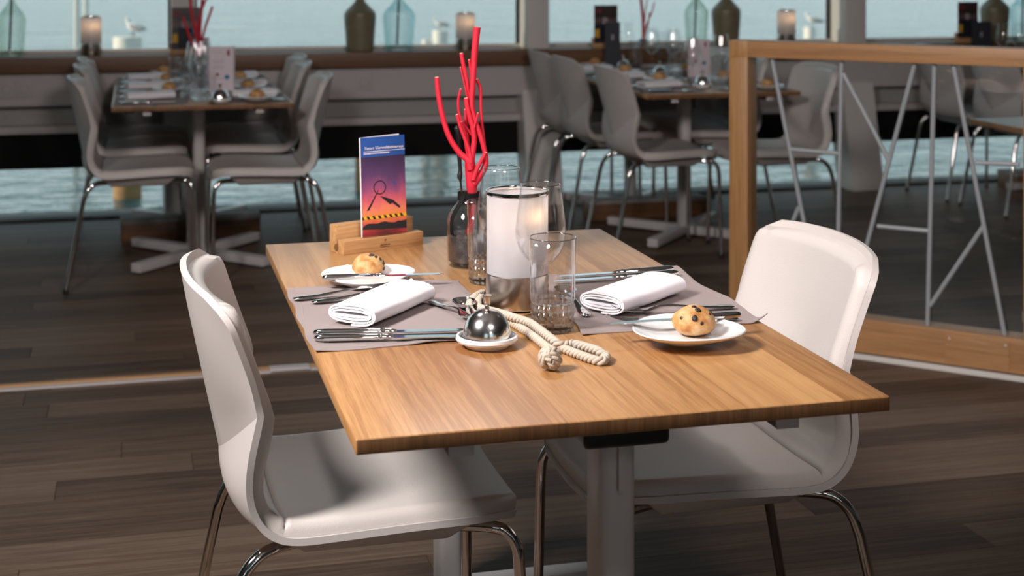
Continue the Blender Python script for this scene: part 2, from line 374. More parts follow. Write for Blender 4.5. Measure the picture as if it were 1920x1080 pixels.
# ------------------------------------------------------------------ things
def tag(o, label=None, cat=None, group=None, kind=None):
    if label: o['label'] = label
    if cat: o['category'] = cat
    if group: o['group'] = group
    if kind: o['kind'] = kind
    return o
def thing(name, label, cat, loc=(0, 0, 0), rz=0, group=None):
    o = bpy.data.objects.new(name, None); o.empty_display_size = .1; COL.objects.link(o)
    o.location = loc; o.rotation_euler = (0, 0, rz); return tag(o, label, cat, group)
KIDS = {}
def kids(o): return [c for c in list(COL.objects) if c.parent is o]
def dup(src, loc, rz=None, label=None, group=None, tree=None):
    if tree is None: tree = [(c, kids(c)) for c in kids(src)]
    r = src.copy(); COL.objects.link(r); r.location = loc
    if rz is not None: r.rotation_euler = (r.rotation_euler.x, r.rotation_euler.y, rz)
    if label: r['label'] = label
    if group: r['group'] = group
    for c, gs in tree:
        k = c.copy(); COL.objects.link(k); k.parent = r
        for g in gs:
            q = g.copy(); COL.objects.link(q); q.parent = k
    return r
def tree_of(src): return [(c, kids(c)) for c in kids(src)]
def struct(name, mesh, mat, parent=None, **kw):
    o = mesh.build(name, mat, parent, **kw)
    if not parent: o['kind'] = 'structure'
    return o
def text(name, body, size, mat, parent, loc, rot, shear=0, bold=0, align='LEFT', width=1.0):
    cu = bpy.data.curves.new(name, 'FONT'); cu.body = body; cu.size = size; cu.shear = shear; cu.offset = bold; cu.align_x = align
    cu.extrude = .00006; cu.resolution_u = 3
    o = bpy.data.objects.new(name, cu); COL.objects.link(o); cu.materials.append(mat); o.parent = parent
    o.location = loc; o.rotation_euler = rot; o.scale = (width, 1, 1)
    return o

# ------------------------------------------------------------------ the room
K = 7.98; KG = 8.20                      # inner wall face, window glass
floor = struct('floor', M().box(-5, 9.5, -4, 8.25, -.12, -.006), joint_m)
pm = {}
for ln in (1.1, 1.35, 1.6, 1.85, 2.1):
    o = M().box(0, ln - .0008, 0, .1393, -.006, 0).build('plank', plank_m, floor, bevel=.0012, segs=1); pm[ln] = o
FY = 1.20
rows = int((8.0 - FY)/.14)
first = set(pm)
for r in range(rows):
    y0 = FY + r*.14; x = -2.6 + random.uniform(0, 1.0) - 1.2
    while x < 5.9:
        ln = random.choice(list(pm)); 
        if x + ln > -1.9 - .0*y0:
            if ln in first: o = pm[ln]; first.discard(ln)
            else: o = pm[ln].copy(); COL.objects.link(o)
            o.location = (x, y0, 0)
        x += ln
for o in list(COL.objects):              # a length that never came up
    if o.name.startswith('plank') and o.location.length == 0: bpy.data.objects.remove(o)
struct('ceiling', M().box(-5, 9.5, -4, 8.3, 2.9, 3.0), ceil_m)
struct('wall_left', M().box(-5.1, -5, -4, 8.3, -.1, 3.0), side_m)
struct('wall_right', M().box(9.5, 9.6, -4, 8.3, -.1, 3.0), side_m)
wbh = M().box(-5.1, 9.6, -4.1, -4, -.1, .85).box(-5.1, 9.6, -4.1, -4, 2.35, 3.0)
wbh.box(-5.1, -2.4, -4.1, -4, .85, 2.35).box(-.6, .6, -4.1, -4, .85, 2.35).box(2.4, 9.6, -4.1, -4, .85, 2.35)
struct('wall_behind', wbh, side_m)
# window wall: panels, recess, ledge, strip of painted shade, glass, mullions
wb = struct('wall_window', M().box(-5, 9.5, K, KG + .04, .593, .764), white_wall)
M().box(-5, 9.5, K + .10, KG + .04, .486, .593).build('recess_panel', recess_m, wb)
M().box(-5, 9.5, K + .01, KG + .04, .447, .486).build('lower_rail', white_wall, wb, bevel=.004)
M().box(-5, 9.5, K - .0, KG + .04, 2.35, 2.9).build('lintel', white_wall, wb)
M().box(-5, 9.5, K + .05, K + .13, .262, .447).build('shade_strip', black_m, wb)  # near-black strip stands in for the shade under the walkway outside
M().box(-5, 9.5, K + .02, KG, -.006, .010).build('threshold', sill_dark, wb)
struct('trim_ledge', M().box(-5, 9.5, K - .05, KG, .764, .847), oak_dark, bevel=.004)
mul_x = [(-3.69, -3.56), (-1.75, -1.62), (.193, .32), (2.133, 2.256), (4.073, 4.208), (6.01, 6.14), (7.95, 8.08)]
for i, (a, b) in enumerate(mul_x):
    struct('trim_%d' % (i + 1), M().box(a, b, K, KG + .04, .847, 2.35), frame_w, bevel=.003)
for i in range(len(mul_x) - 1):
    a, b = mul_x[i][1], mul_x[i + 1][0]
    w = struct('window_%d' % (i + 1), M().box(a, b, KG - .05, KG + .02, .847, .869), frame_w, bevel=.003)
    M().box(a, b, KG - .012, KG - .004, .869, 2.35).build('pane', window_glass, w, smooth=0)
    M().box(a, a + .014, KG - .03, KG + .01, .869, 2.35).build('gasket', dark_gasket, w)
    M().box(b - .014, b, KG - .03, KG + .01, .869, 2.35).build('gasket', dark_gasket, w)
    lw = struct('window_%d' % (i + 8), M().box(a - .01, b + .01, K + .06, K + .10, -.006, .012), sill_dark)
    M().box(a - .01, b + .01, K + .075, K + .081, .012, .262).build('pane', window_glass, lw, smooth=0)
for i, (a, b) in enumerate(mul_x):       # struts under the mullions, feet leaning into the room
    c = (a + b)/2; v = []
    prof = [(-.11, 0), (-.10, -.10), (.10, -.10), (.11, 0), (.10, .10), (-.10, .10)]
    mm = M(); rings = [(K + .10, .62, 1), (K - .02, .10, 1), (K - .035, .03, .96), (K - .04, 0, .86)]
    for yy, zz, s in rings: mm.v += [(c + x*s, yy + y*s - .02, zz) for x, y in prof]
    for r in range(len(rings) - 1):
        for k in range(6): mm.f.append((r*6 + k, r*6 + (k + 1) % 6, r*6 + 6 + (k + 1) % 6, r*6 + 6 + k))
    mm.f += [tuple(range(6)), tuple(range(18, 24))[::-1]]
    struct('trim_%d' % (30 + i), mm, frame_w, smooth=50)
# floor edge of the raised bay
e = struct('trim_20', M().box(-4.9, 2.02, 4.890, 4.912, -.002, .012), oak_x, bevel=.002)
M().box(-4.9, 2.02, 4.866, 4.889, -.002, .006).build('metal_edge', table_metal, e)
M().box(.43, .56, 4.858, 4.905, .006, .015).build('floor_plate', table_metal, e, bevel=.002)
# sockets
def socket(x, z, n, label):
    t = thing('wall_socket', label, 'socket', (x, K, z))
    M().box(-.043, .043, -.008, 0, -.043, .043).build('cover_plate', white_wall, t, bevel=.003)
    lathe([(0, -.001), (.021, -.001), (.022, .0015), (.0235, .0015), (.025, -.001)], 20, Matrix.Translation((0, -.008, 0)) @ Matrix.Rotation(pi/2, 4, 'X')).build('outlet', recess_m, t)
socket(1.212, .682, 1, 'single white wall socket on the pale panel under the middle window')
socket(-.631, .681, 1, 'white wall socket far from the table, first of the pair under the left window')
socket(-.545, .681, 1, 'white wall socket nearer the chairs, second of the pair under the left window')

# ------------------------------------------------------------------ the lake
struct('lake_water', M().add([(-400, 8.3, -1.0), (500, 8.3, -1.0), (500, 700, -1.0), (-400, 700, -1.0)], [(0, 1, 2, 3)]), water_m, smooth=0)
def pile(px0, px1, ptop, Y, label, gull=None, rust=True):
    c = at((px0 + px1)/2, ptop, Y); r = (px1 - px0)/2*Y/FPX
    t = thing('mooring_pile', label, 'mooring pile', (c.x, c.y, -1.3))
    top = c.z + 1.3
    lathe([(0, 0), (r, 0), (r, .75)], 20).build('rusty_base', pile_rust, t)
    lathe([(r, .75), (r*1.01, top - .02), (r*.95, top), (0, top)], 20).build('white_shaft', pile_m, t)
    return c
def gull(c, rz, label, s=1.0):
    t = thing('gull', label, 'bird', (c.x, c.y, c.z), rz)
    b = spline([(-.20*s, 0, .10*s), (-.12*s, 0, .13*s), (0, 0, .15*s), (.08*s, 0, .18*s), (.115*s, 0, .235*s), (.135*s, 0, .275*s), (.165*s, 0, .28*s)], 4)
    rs = [.012, .05, .068, .052, .034, .036, .016]; rr = []
    for i in range(len(rs) - 1): rr += [rs[i] + (rs[i + 1] - rs[i])*k/4 for k in range(4)]
    tube(b, [q*s for q in rr] + [rs[-1]*s], 12).build('body', gull_w, t)
    for sd in (-1, 1):
        loft([(-.25*s, sd*.03*s, .115*s, .006*s, .004*s), (-.12*s, sd*.05*s, .145*s, .02*s, .04*s), (0, sd*.058*s, .165*s, .018*s, .045*s), (.07*s, sd*.04*s, .18*s, .008*s, .02*s)], 8).build('wing', gull_g, t)
        tube([(.01*s, sd*.02*s, .09*s), (.015*s, sd*.02*s, 0)], .006*s, 6).build('leg', stalk_m, t)
    loft([(.175*s, 0, .28*s, .008*s, .008*s), (.215*s, 0, .27*s, .002*s, .003*s)], 6).build('beak', pile_rust, t)
c = pile(213, 265, 69, 14.6, 'thick white mooring pile with a gull in the left window'); gull(Vector((c.x + .06, c.y, c.z)), 2.4, 'gull standing on the thick white mooring pile in the left window', .62)
c = pile(811, 840, 57, 22, 'white mooring pile with a gull left of the middle sill lantern'); gull(c, 2.7, 'pale gull on the mooring pile beside the middle sill lantern', .62)
c = pile(1507, 1529, 51, 24, 'small white mooring pile with a gull right of the third sill lantern'); gull(Vector((c.x + .06, c.y, c.z)), 2.6, 'brownish gull on the mooring pile next to the third sill lantern', .8)
pile(791, 808, 74, 22, 'low pale mooring pile just left of the pile with a gull', rust=False)
pile(139, 149, -60, 20, 'slim pale mooring pole left of the left sill lantern')
pile(157, 166, -60, 24, 'slim pale mooring pole behind the left sill lantern')
pile(666, 691, 24, 15, 'tall cream mooring pile seen below the window ledge beside the leaflet')

# ------------------------------------------------------------------ tables
STAVES = [.082, .10, .10, .058, .062, .07, .066, .075, .065, .072]
def make_table(length, label, cols, group=None, wdt=.75, name='dining_table'):
    t = thing(name, label, 'table', (0, 0, 0), 0, group)
    top = bpy.data.objects.new('tabletop', None); COL.objects.link(top); top.parent = t
    x = -wdt/2; sc = wdt/sum(STAVES)
    for i, w in enumerate(STAVES):
        w *= sc; y = 0; cuts = [length] if i % 3 == 0 else [length*random.uniform(.35, .7), length]
        for j, y1 in enumerate(cuts):
            bm = bmesh.new(); bmesh.ops.create_cube(bm, size=1)
            for v in bm.verts: v.co = Vector((v.co.x*w, v.co.y*(y1 - y), v.co.z*.021))
            outer = []
            for ed in bm.edges:
                m_ = (ed.verts[0].co + ed.verts[1].co)/2
                fr = (j == 0 and m_.y < -(y1 - y)/2 + 1e-5); bk = (j == len(cuts) - 1 and m_.y > (y1 - y)/2 - 1e-5)
                lf = (i == 0 and m_.x < -w/2 + 1e-5); rt = (i == len(STAVES) - 1 and m_.x > w/2 - 1e-5)
                hz = abs(m_.z) > .0104
                if (hz and (fr or bk or lf or rt)) or (not hz and (fr or bk) and (lf or rt)): outer.append(ed)
            if outer: bmesh.ops.bevel(bm, geom=outer, offset=.003, segments=3, profile=.5, affect='EDGES')
            me = bpy.data.meshes.new('stave'); bm.to_mesh(me); bm.free()
            me.polygons.foreach_set('use_smooth', [True]*len(me.polygons)); me.set_sharp_from_angle(angle=math.radians(30))
            me.materials.append(oak); me.materials.append(oak_end)
            for pg in me.polygons:
                if abs(pg.normal.y) > .8: pg.material_index = 1
            o = bpy.data.objects.new('stave', me); COL.objects.link(o); o.parent = top
            o.location = (x + w/2, (y + y1)/2, .74 - .0105); y = y1
        x += w
    for sgn, yc in ((1, cols[0]), (-1, cols[1])):
        mm = M(); n = 24; ring = []
        for k in range(n):
            a = 2*pi*k/n; ca, sa = cos(a), sin(a)
            ring.append((math.copysign(abs(ca)**.55, ca)*.0275, math.copysign(abs(sa)**.55, sa)*.042))
        for z in (.03, .69): mm.v += [(px, yc + py, z) for px, py in ring]
        mm.f += [(k, (k + 1) % n, n + (k + 1) % n, n + k) for k in range(n)] + [tuple(range(n))[::-1], tuple(range(n, 2*n))]
        leg = mm.build('leg', table_metal, t)
        M().box(-.004, .004, yc - sgn*.046 - .004, yc - sgn*.046 + .004, .62, .69).build('fin', table_metal, leg)
        for sx in (-1, 1):
            for sy in ((-1, 1) if length > 1.4 else (0,)):      # the long tables stand on crossed feet, the short ones on straight bars
                a = math.atan2(sy*.33, sx*.29); R = Matrix.Translation((0, yc - (0 if sy else .055*sgn*-1 if sgn > 0 else .055), 0)) @ Matrix.Rotation(a, 4, 'Z')
                M().box(.0, .42 if sy else .30, -.026, .026, .012, .05, R).build('foot', table_metal, t, bevel=.003)
        br = M().box(-.062, .062, yc - .03 - .045, yc - .03 + .09, .688, .719)
        br.build('bracket', black_plastic, t, bevel=.010, segs=3)
    for sx in (-1, 1):
        rr_ = M().box(sx*.232 - .017, sx*.232 + .017, .03, length - .03, .698, .7185).build('under_rail', black_plastic, t, bevel=.003)
        for y0 in (.0255, length - .0305): M().box(sx*.232 - .0172, sx*.232 + .0172, y0, y0 + .005, .6978, .7185).build('end_cap', table_metal, rr_, bevel=.002)
        for y0 in (.035, length - .075): M().box(sx*.305 - .022, sx*.305 + .022, y0, y0 + .04, .709, .7195).build('glide', black_plastic, t, bevel=.004)
    return t
near = make_table(1.325, 'oak topped dining table in front, set for two', (.108, 1.217))
near.location = (.648, 1.869, 0)

# ------------------------------------------------------------------ chairs
EK = [(-.042, .815), (-.022, .765), (.002, .698), (.014, .645), (-.001, .57), (-.002, .52), (.012, .478), (.039, .451), (.077, .440), (.15, .441), (.25, .445), (.36, .447), (.41, .445), (.447, .436)]
CK = [(-.095, .833), (-.082, .765), (-.066, .69), (-.031, .528), (-.030, .505), (-.025, .480), (-.008, .453), (.030, .433), (.075, .427), (.15, .426), (.25, .430), (.36, .434), (.41, .430), (.452, .414)]
def chair_rows(sub=5):
    rows = []
    for A in ((0, 3), (3, 13)):
        e = spline([(x, z, 0) for x, z in EK[A[0]:A[1] + 1]], sub); c = spline([(x, z, 0) for x, z in CK[A[0]:A[1] + 1]], sub)
        if A[0]: e, c = e[1:], c[1:]
        rows += [((p.x, p.y), (q.x, q.y)) for p, q in zip(e, c)]
    return rows
ROWS = chair_rows()
NV = len(ROWS)
cum = [0]
for i in range(1, NV):
    a, b = ROWS[i - 1][1], ROWS[i][1]; cum.append(cum[-1] + math.hypot(a[0] - b[0], a[1] - b[1]))
TOTAL = cum[-1]
def halfw(s):
    w = .246 - .010*min(1, s/.45)
    r1, r2 = .055, .115
    if s < r1: w -= r1 - sqrt(max(0, r1*r1 - (r1 - s)**2))
    q = TOTAL - s
    if q < r2: w -= r2 - sqrt(max(0, r2*r2 - (r2 - q)**2))
    return w
def surf(u, i):
    (ex, ez), (cx_, cz_) = ROWS[i]; t = abs(u*halfw(cum[i])/(.246 - .010*min(1, cum[i]/.45))); t = t**(2.3 - 1.2*math.exp(-((i - 15)/4)**2))
    return Vector((cx_ + (ex - cx_)*t, u*halfw(cum[i]), cz_ + (ez - cz_)*t))
def normal(us, j, i, G):
    du = G[i][min(j + 1, len(us) - 1)] - G[i][max(j - 1, 0)]; dv = G[min(i + 1, NV - 1)][j] - G[max(i - 1, 0)][j]
    n = du.cross(dv); n = n.normalized() if n.length > 1e-9 else Vector((1, 0, 0))
    return n if n.dot(Vector((.6, 0, 1))) > 0 else -n
def make_chair(label, group=None):
    t = thing('shell_chair', label, 'chair', (0, 0, 0), 0, group)
    us = [sin(pi/2*k/10) for k in range(-10, 11)]
    G = [[surf(u, i) for u in us] for i in range(NV)]
    Nn = [[normal(us, j, i, G) for j in range(len(us))] for i in range(NV)]
    inner = [[G[i][j] + Nn[i][j]*.011 for j in range(len(us))] for i in range(NV)]
    sh = sheet(inner, G).build('shell', shell_m, t, smooth=30, bevel=0)
    nc = len(us); base = NV*nc; kr = 15                      # the folded edge across the back of the shell
    row = set(range(base + kr*nc, base + kr*nc + nc))
    at_ = sh.data.attributes.get('sharp_edge') or sh.data.attributes.new('sharp_edge', 'BOOLEAN', 'EDGE')
    for ed in sh.data.edges:
        if ed.vertices[0] in row and ed.vertices[1] in row: at_.data[ed.index].value = True
    # upholstery: one pad on the back, one on the seat, stitched together at the bend
    def pad(name, i0, i1, seam0, seam1):
        up = [k/13 for k in range(-13, 14)]; up = [math.copysign(1 - (1 - abs(q))**2.0, q)*.968 for q in up]
        T = []; B = []
        n = i1 - i0
        for i in range(i0, i1 + 1):
            rt = []; rb = []
            for u in up:
                p = surf(u, i)
                du = surf(min(1, u + .02), i) - surf(max(-1, u - .02), i); dv = surf(u, min(i + 1, NV - 1)) - surf(u, max(i - 1, 0))
                nn = du.cross(dv).normalized()
                if nn.dot(Vector((.6, 0, 1))) < 0: nn = -nn
                eu = abs(u)/.968
                d0 = (cum[i] - cum[i0]); d1 = (cum[i1] - cum[i])
                roll = lambda d, w_: sqrt(max(0, 1 - (1 - min(1, max(0, d)/w_))**2))      # quarter-round edge
                de = (1 - eu)*halfw(cum[i]); dd = [de] + ([] if seam0 else [d0]) + ([] if seam1 else [d1]); ks = sum(math.exp(-q*260) for q in dd)
                h = roll(-math.log(ks)/260 + (math.log(len(dd))/260 if min(dd) > .02 else 0), .017)
                if seam0: h *= .72 + .28*roll(d0, .012)
                if seam1: h *= .72 + .28*roll(d1, .012)
                rb.append(p + nn*.0112); rt.append(p + nn*(.0122 + .0225*h))
            T.append(rt); B.append(rb)
        return sheet(T, B).build(name, leather_m, t, smooth=60)
    isplit = min(range(NV), key=lambda k: abs(cum[k] - cum[0] - .455))
    bp = pad('back_cushion', 1, isplit, False, True); sp = pad('seat_cushion', isplit, NV - 2, True, False)
    # stitched seam
    pts = []
    for k in range(-12, 13):
        u = k/12*.93; p = surf(u, isplit); pts.append(p + Vector((.55, 0, .83)).normalized()*(.0325 - .016*max(0, (abs(u) - .8)/.2)))
    tube(pts, .0016, 6).build('seam', leather_m, sp)
    # tapered box under the seat
    mm = M(); a = [(.055, -.20), (.37, -.20), (.37, .20), (.055, .20)]; b_ = [(.095, -.165), (.33, -.165), (.33, .165), (.095, .165)]
    mm.v = [(x, y, .437) for x, y in a] + [(x, y, .400) for x, y in b_]
    mm.f = [(0, 1, 2, 3), (7, 6, 5, 4)] + [(k, (k + 1) % 4, 4 + (k + 1) % 4, 4 + k) for k in range(4)]
    mm.build('seat_box', shell_m, t, bevel=.006)
    for sy in (-1, 1):
        for pts in ([(.11, .15, .418), (.055, .185, .422), (.022, .197, .415), (-.004, .205, .39), (-.020, .209, .35), (-.090, .232, .012)],
                    [(.33, .15, .418), (.392, .185, .422), (.420, .194, .414), (.437, .200, .388), (.441, .202, .35), (.446, .215, .012)]):
            q = spline([(x, sy*y, z) for x, y, z in pts[:5]], 5) + [Vector((pts[5][0], sy*pts[5][1], pts[5][2]))]
            lg = tube(q, .0098, 14).build('leg', chrome, t)
            x, y, z = pts[5]; lathe([(0, 0), (.011, 0), (.0115, .010), (.0105, .018)], 12, Matrix.Translation((x, sy*y, 0))).build('foot_cap', black_plastic, lg)
    return t
chair = make_chair('cream leather shell chair drawn up to the left side of the front oak table')
chair.location = (.17, 2.54, 0)
CT = tree_of(chair)
dup(chair, (1.202, 2.55, 0), pi, 'cream leather shell chair on the right side of the front oak table', tree=CT)

# ------------------------------------------------------------------ the front table: cloth, plates, cutlery
TT = .74
def ang(a, b): return math.atan2(b.y - a.y, b.x - a.x)
def make_mat(A, B, C, D, label, group, curl=None, seed=0):
    o = (A + B + C + D)/4; nu, nv = 27, 35; T = []; Bt = []
    for i in range(nv):
        v = i/(nv - 1); rt = []; rb = []
        for j in range(nu):
            u = j/(nu - 1); p = (A*(1 - u) + B*u)*(1 - v) + (D*(1 - u) + C*u)*v
            ed = min(u, 1 - u, v, 1 - v)
            wx = noise.noise((v*3.6 + seed, 3.1, u*2))*.013; wy = noise.noise((u*3.6, 7.7 + seed, v*2))*.013
            z = .0015 + max(0, .10 - ed)/.10*max(0, noise.noise((u*4 + seed, v*4, 1.7)))*.006
            if curl: 
                d = math.hypot(u - curl[0], v - curl[1]); z += .016*max(0, 1 - d/.10)**2
            q = Vector((p.x + wx - o.x, p.y + wy - o.y, 0))
            rt.append(q + Vector((0, 0, z + .0004))); rb.append(q + Vector((0, 0, z - .0011)))
        T.append(rt); Bt.append(rb)
    m_ = sheet(T, Bt).build('placemat', mat_m, None, smooth=80)
    m_.location = (o.x, o.y, TT); tag(m_, label, 'placemat', group)
    ring = [T[1][j] for j in range(1, nu - 1)] + [T[i][nu - 2] for i in range(1, nv - 1)] + [T[nv - 2][j] for j in range(nu - 2, 0, -1)] + [T[i][1] for i in range(nv - 2, 0, -1)]
    ring = [Vector((p.x, p.y, p.z - .0001)) for p in ring]
    tube(ring + [ring[0]], .0005, 5).build('hem_stitch', mat_m, m_)
    return m_
V = Vector
mat_l = make_mat(V((.272, 2.298, 0)), V((.56, 2.30, 0)), V((.598, 2.735, 0)), V((.268, 2.752, 0)), 'taupe cloth placemat on the left half of the front table', None, None, 1)
mat_r = make_mat(V((.702, 2.290, 0)), V((1.028, 2.292, 0)), V((1.034, 2.745, 0)), V((.74, 2.735, 0)), 'taupe cloth placemat on the right half of the front table, corner curled up', None, (1, 0), 4)

def make_knife(label, L=.238, blade='full'):
    k = L/.235
    t = thing('table_knife', label, 'knife')
    st = []
    for x, hw, ht in ((0, .002, .0015), (.002, .006, .0042), (.008, .0088, .0056), (.02, .0094, .006), (.06, .0086, .0056), (.098, .0074, .005), (.101, .0055, .0045), (.104, .0075, .0052), (.1075, .0078, .0054), (.111, .0052, .0044), (.114, .0062, .0046), (.118, .0045, .0036), (.124, .0055, .0022)):
        st.append((x*k, 0, .0062, hw, ht))
    loft(st, 14).build('handle', steel, t, smooth=70)
    out = [(.120, -.006), (.135, -.0085), (.19, -.0092), (.218, -.0082), (.230, -.005), (.2345, .001), (.230, .0052), (.20, .0072), (.14, .0068), (.12, .005)]
    mm = M(); n = len(out)
    mm.v = [(x*k, y, .0050) for x, y in out] + [(x*k, y, .0062) for x, y in out]
    mm.f = [tuple(range(n))[::-1], tuple(range(n, 2*n))] + [(i, (i + 1) % n, n + (i + 1) % n, n + i) for i in range(n)]
    mm.build('blade', steel, t, smooth=20)
    return t
def handle_st(L, x1):
    return [(0, 0, .004, .002, .001), (.003, 0, .004, .008, .0018), (.012, 0, .0042, .0105, .0022), (.04, 0, .005, .0085, .0022), (.075, 0, .0085, .0052, .0022), (.105, 0, .0125, .0032, .0024), (x1, 0, .0125, .0034, .0024)]
def make_fork(label, L=.225):
    t = thing('table_fork', label, 'fork')
    st = handle_st(L, .128) + [(.138, 0, .0105, .008, .0016), (.148, 0, .0085, .0122, .0013), (.160, 0, .0085, .0128, .0013)]
    k = L/.205
    loft([(x*k, y, z, hw, ht) for x, y, z, hw, ht in st], 12).build('handle', steel, t, smooth=70)
    for i in range(4):
        y = (i - 1.5)*.0066
        tube([V((x*k, y, z)) for x, z in ((.157, .0085), (.175, .0095), (.19, .0125), (.205, .0185))], [.0018, .0016, .0014, .0006], 8).build('tine', steel, t)
    return t
def make_spoon(label, L=.19):
    t = thing('dessert_spoon', label, 'spoon')
    loft(handle_st(L, .125) + [(.134, 0, .0115, .0042, .0016)], 12).build('handle', steel, t, smooth=70)
    T = []; B = []
    for i in range(9):
        a = i/8; rt = []; rb = []
        for j in range(29):
            th = 2*pi*j/28; x = .162 + a*.032*cos(th); y = a*.0205*sin(th)*(1 + .10*cos(th)); dz = .0125 - (1 - a*a)*.0105
            rt.append(V((x, y, dz + .0012))); rb.append(V((x, y, dz)))
        T.append(rt); B.append(rb)
    sheet(T, B).build('bowl', steel, t, smooth=70)
    return t
def lay(o, p0, p1=None, z=TT, rz=None):
    o.location = (p0.x, p0.y, z); o.rotation_euler = (0, 0, ang(p0, p1) if p1 is not None else rz); return o
ZM = TT + .0030
k1 = lay(make_knife('silver table knife on the left placemat, nearer the table edge of the pair'), tp(589, 641, ZM), tp(854, 636, ZM), ZM)
KT = tree_of(k1)
def knife(p0, p1, z, label, group=None, rz=None):
    o = dup(k1, (p0.x, p0.y, z), ang(p0, p1) if p1 is not None else rz, label, group, KT); return o
p0 = tp(587, 631, ZM); knife(p0, tp(872, 624.5, ZM), ZM, 'silver table knife on the left placemat, behind its twin and nearer the napkin').scale = (1.07, 1, 1)
f1 = lay(make_fork('silver table fork on the left placemat reaching under the napkin, longer of the pair'), tp(584, 570, ZM), tp(820, 547, ZM), ZM)
FT = tree_of(f1)
def fork(p0, p1, z, label, group=None, rz=None):
    return dup(f1, (p0.x, p0.y, z), ang(p0, p1) if p1 is not None else rz, label, group, FT)
fork(tp(549, 564, ZM), tp(784, 543, ZM), ZM + .0002, 'silver table fork on the left placemat, tines beside the bread plate')
s1 = lay(make_spoon('silver dessert spoon with its bowl up beside the rope on the left placemat'), tp(905, 622, ZM), tp(847, 549, ZM), ZM)
ST = tree_of(s1)
p0 = tp(808, 568, ZM); d_f = fork(p0, tp(888, 606, ZM), ZM, 'silver dessert fork beside the dessert spoon, handle towards the napkin'); d_f.scale = (.8, .85, .9)
knife(tp(1272, 517, ZM), tp(1072, 531, ZM), ZM, 'silver table knife behind the right napkin, nearer the napkin').scale = (1.07, 1, 1)
knife(tp(1263, 509, ZM), tp(1062, 523, ZM), ZM, 'silver table knife behind the right napkin, nearer the far table edge')
sp = dup(s1, tuple(tp(1100, 596, ZM)), ang(tp(1100, 596), tp(1052, 548)), 'silver dessert spoon on the right placemat, handle end showing beside the tumbler', None, ST)
sp.location.z = ZM

def make_plate(label, R=.0865, rz=0):
    t = None; prof = [(0, .004), (.40, .004), (.43, 0), (.50, 0), (.54, .0025), (.80, .0095), (.97, .0165), (1.0, .0188), (.985, .0205), (.80, .0140), (.58, .0080), (.4, .0068), (0, .0068)]
    o = lathe([(r*R, z) for r, z in prof], 48, wob=lambda a, z: 1 + .055*cos(3*a) + .03*cos(2*a)).build('bread_plate', porcelain, None, smooth=50)
    o.rotation_euler = (0, 0, rz); return tag(o, label, 'plate')
pl = make_plate('white bread plate with a roll and a knife, left side of the front table', rz=.35); c = tp(690, 510, .762); pl.location = (c.x, c.y, TT)
pr_ = pl.copy(); COL.objects.link(pr_); c2 = tp(1287, 609, .772); pr_.location = (c2.x, c2.y, TT + .0085); pr_.rotation_euler = (0, 0, -.5)
pr_['label'] = 'white bread plate with a raisin roll, right side of the front table'
# forks of the right setting, handles under the plate rim
fr_ = fork(tp(1330, 612, ZM), tp(1112, 603, ZM), ZM, 'silver table fork poking out in front of the right bread plate'); 
fr_.location = tuple(V((1.012, 2.395, ZM))); fr_.rotation_euler = (0, 0, ang(V((1.012, 2.395)), tp(1135, 578, .758)))
fr2 = fork(V((.985, 2.315, 0)), tp(1111, 597, .758), ZM, 'silver table fork lying across the near edge of the right placemat')
# butter knives on the plates
zk = .7600; p0 = tp(604, 514, .772); bk = knife(p0, tp(818, 506, .772), zk, 'silver butter knife laid across the left bread plate'); bk.scale = (.93, .85, .9)
zk2 = .7690; p0 = tp(1389, 580, .782); bk = knife(p0, tp(1156, 597, .782), zk2, 'silver butter knife laid across the right bread plate behind the raisin roll'); bk.scale = (.95, .85, .9)

def make_roll(label, r, seed, loc):
    t = thing('bread_roll', label, 'bread', loc)
    bm = bmesh.new(); bmesh.ops.create_icosphere(bm, subdivisions=4, radius=1)
    for v in bm.verts:
        d = v.co.normalized(); n_ = noise.noise(d*1.6 + V((seed, 0, 0)))*.07 + noise.noise(d*6 + V((seed, 2, 0)))*.030 + noise.noise(d*13 + V((seed, 5, 0)))*.016
        z = d.z*.80 if d.z > 0 else d.z*.52
        v.co = V((d.x, d.y, z))*(1 + n_)*r
        v.co.z += r*.52
        if v.co.z < .0: v.co.z = 0
    me = bpy.data.meshes.new('crust'); bm.to_mesh(me); bm.free(); me.polygons.foreach_set('use_smooth', [True]*len(me.polygons)); me.materials.append(crust_m)
    o = bpy.data.objects.new('crust', me); COL.objects.link(o); o.parent = t
    return t, me
def on_roll(t, me, d, r, size, mat, name, flat=.5, el=1.0):
    d = V(d).normalized(); best = max(me.vertices, key=lambda v: (v.co - V((0, 0, r*.5))).normalized().dot(d)); p = best.co
    Rq = d.to_track_quat('Z', 'Y').to_matrix().to_4x4()
    bm = bmesh.new(); bmesh.ops.create_icosphere(bm, subdivisions=2, radius=size)
    for v in bm.verts: v.co = V((v.co.x*el, v.co.y, v.co.z*flat))*(1 + noise.noise(v.co*300)*.25)
    bm.transform(Matrix.Translation(p) @ Rq)
    m2 = bpy.data.meshes.new(name); bm.to_mesh(m2); bm.free(); m2.polygons.foreach_set('use_smooth', [True]*len(m2.polygons)); m2.materials.append(mat)
    o = bpy.data.objects.new(name, m2); COL.objects.link(o); o.parent = t
c = tp(1301, 616, .765); roll_r, me_ = make_roll('golden round bread roll with dark raisins on the right plate', .0345, 3.3, (c.x, c.y, TT + .0154))
for d, s in (((-.25, -.85, .50), .0052), ((.02, -.6, .95), .0052), ((-.12, -.35, 1.1), .004), ((.05, -.95, .25), .003), ((.55, -.6, .55), .003), ((.75, -.2, .5), .004), ((-.75, -.4, .35), .003)):
    on_roll(roll_r, me_, d, .0345, s, raisin_m, 'raisin', .45)
c = tp(691, 503, .760); roll_l, me_ = make_roll('golden seeded bread roll on the left plate', .0315, 9.1, (c.x, c.y, TT + .0068))
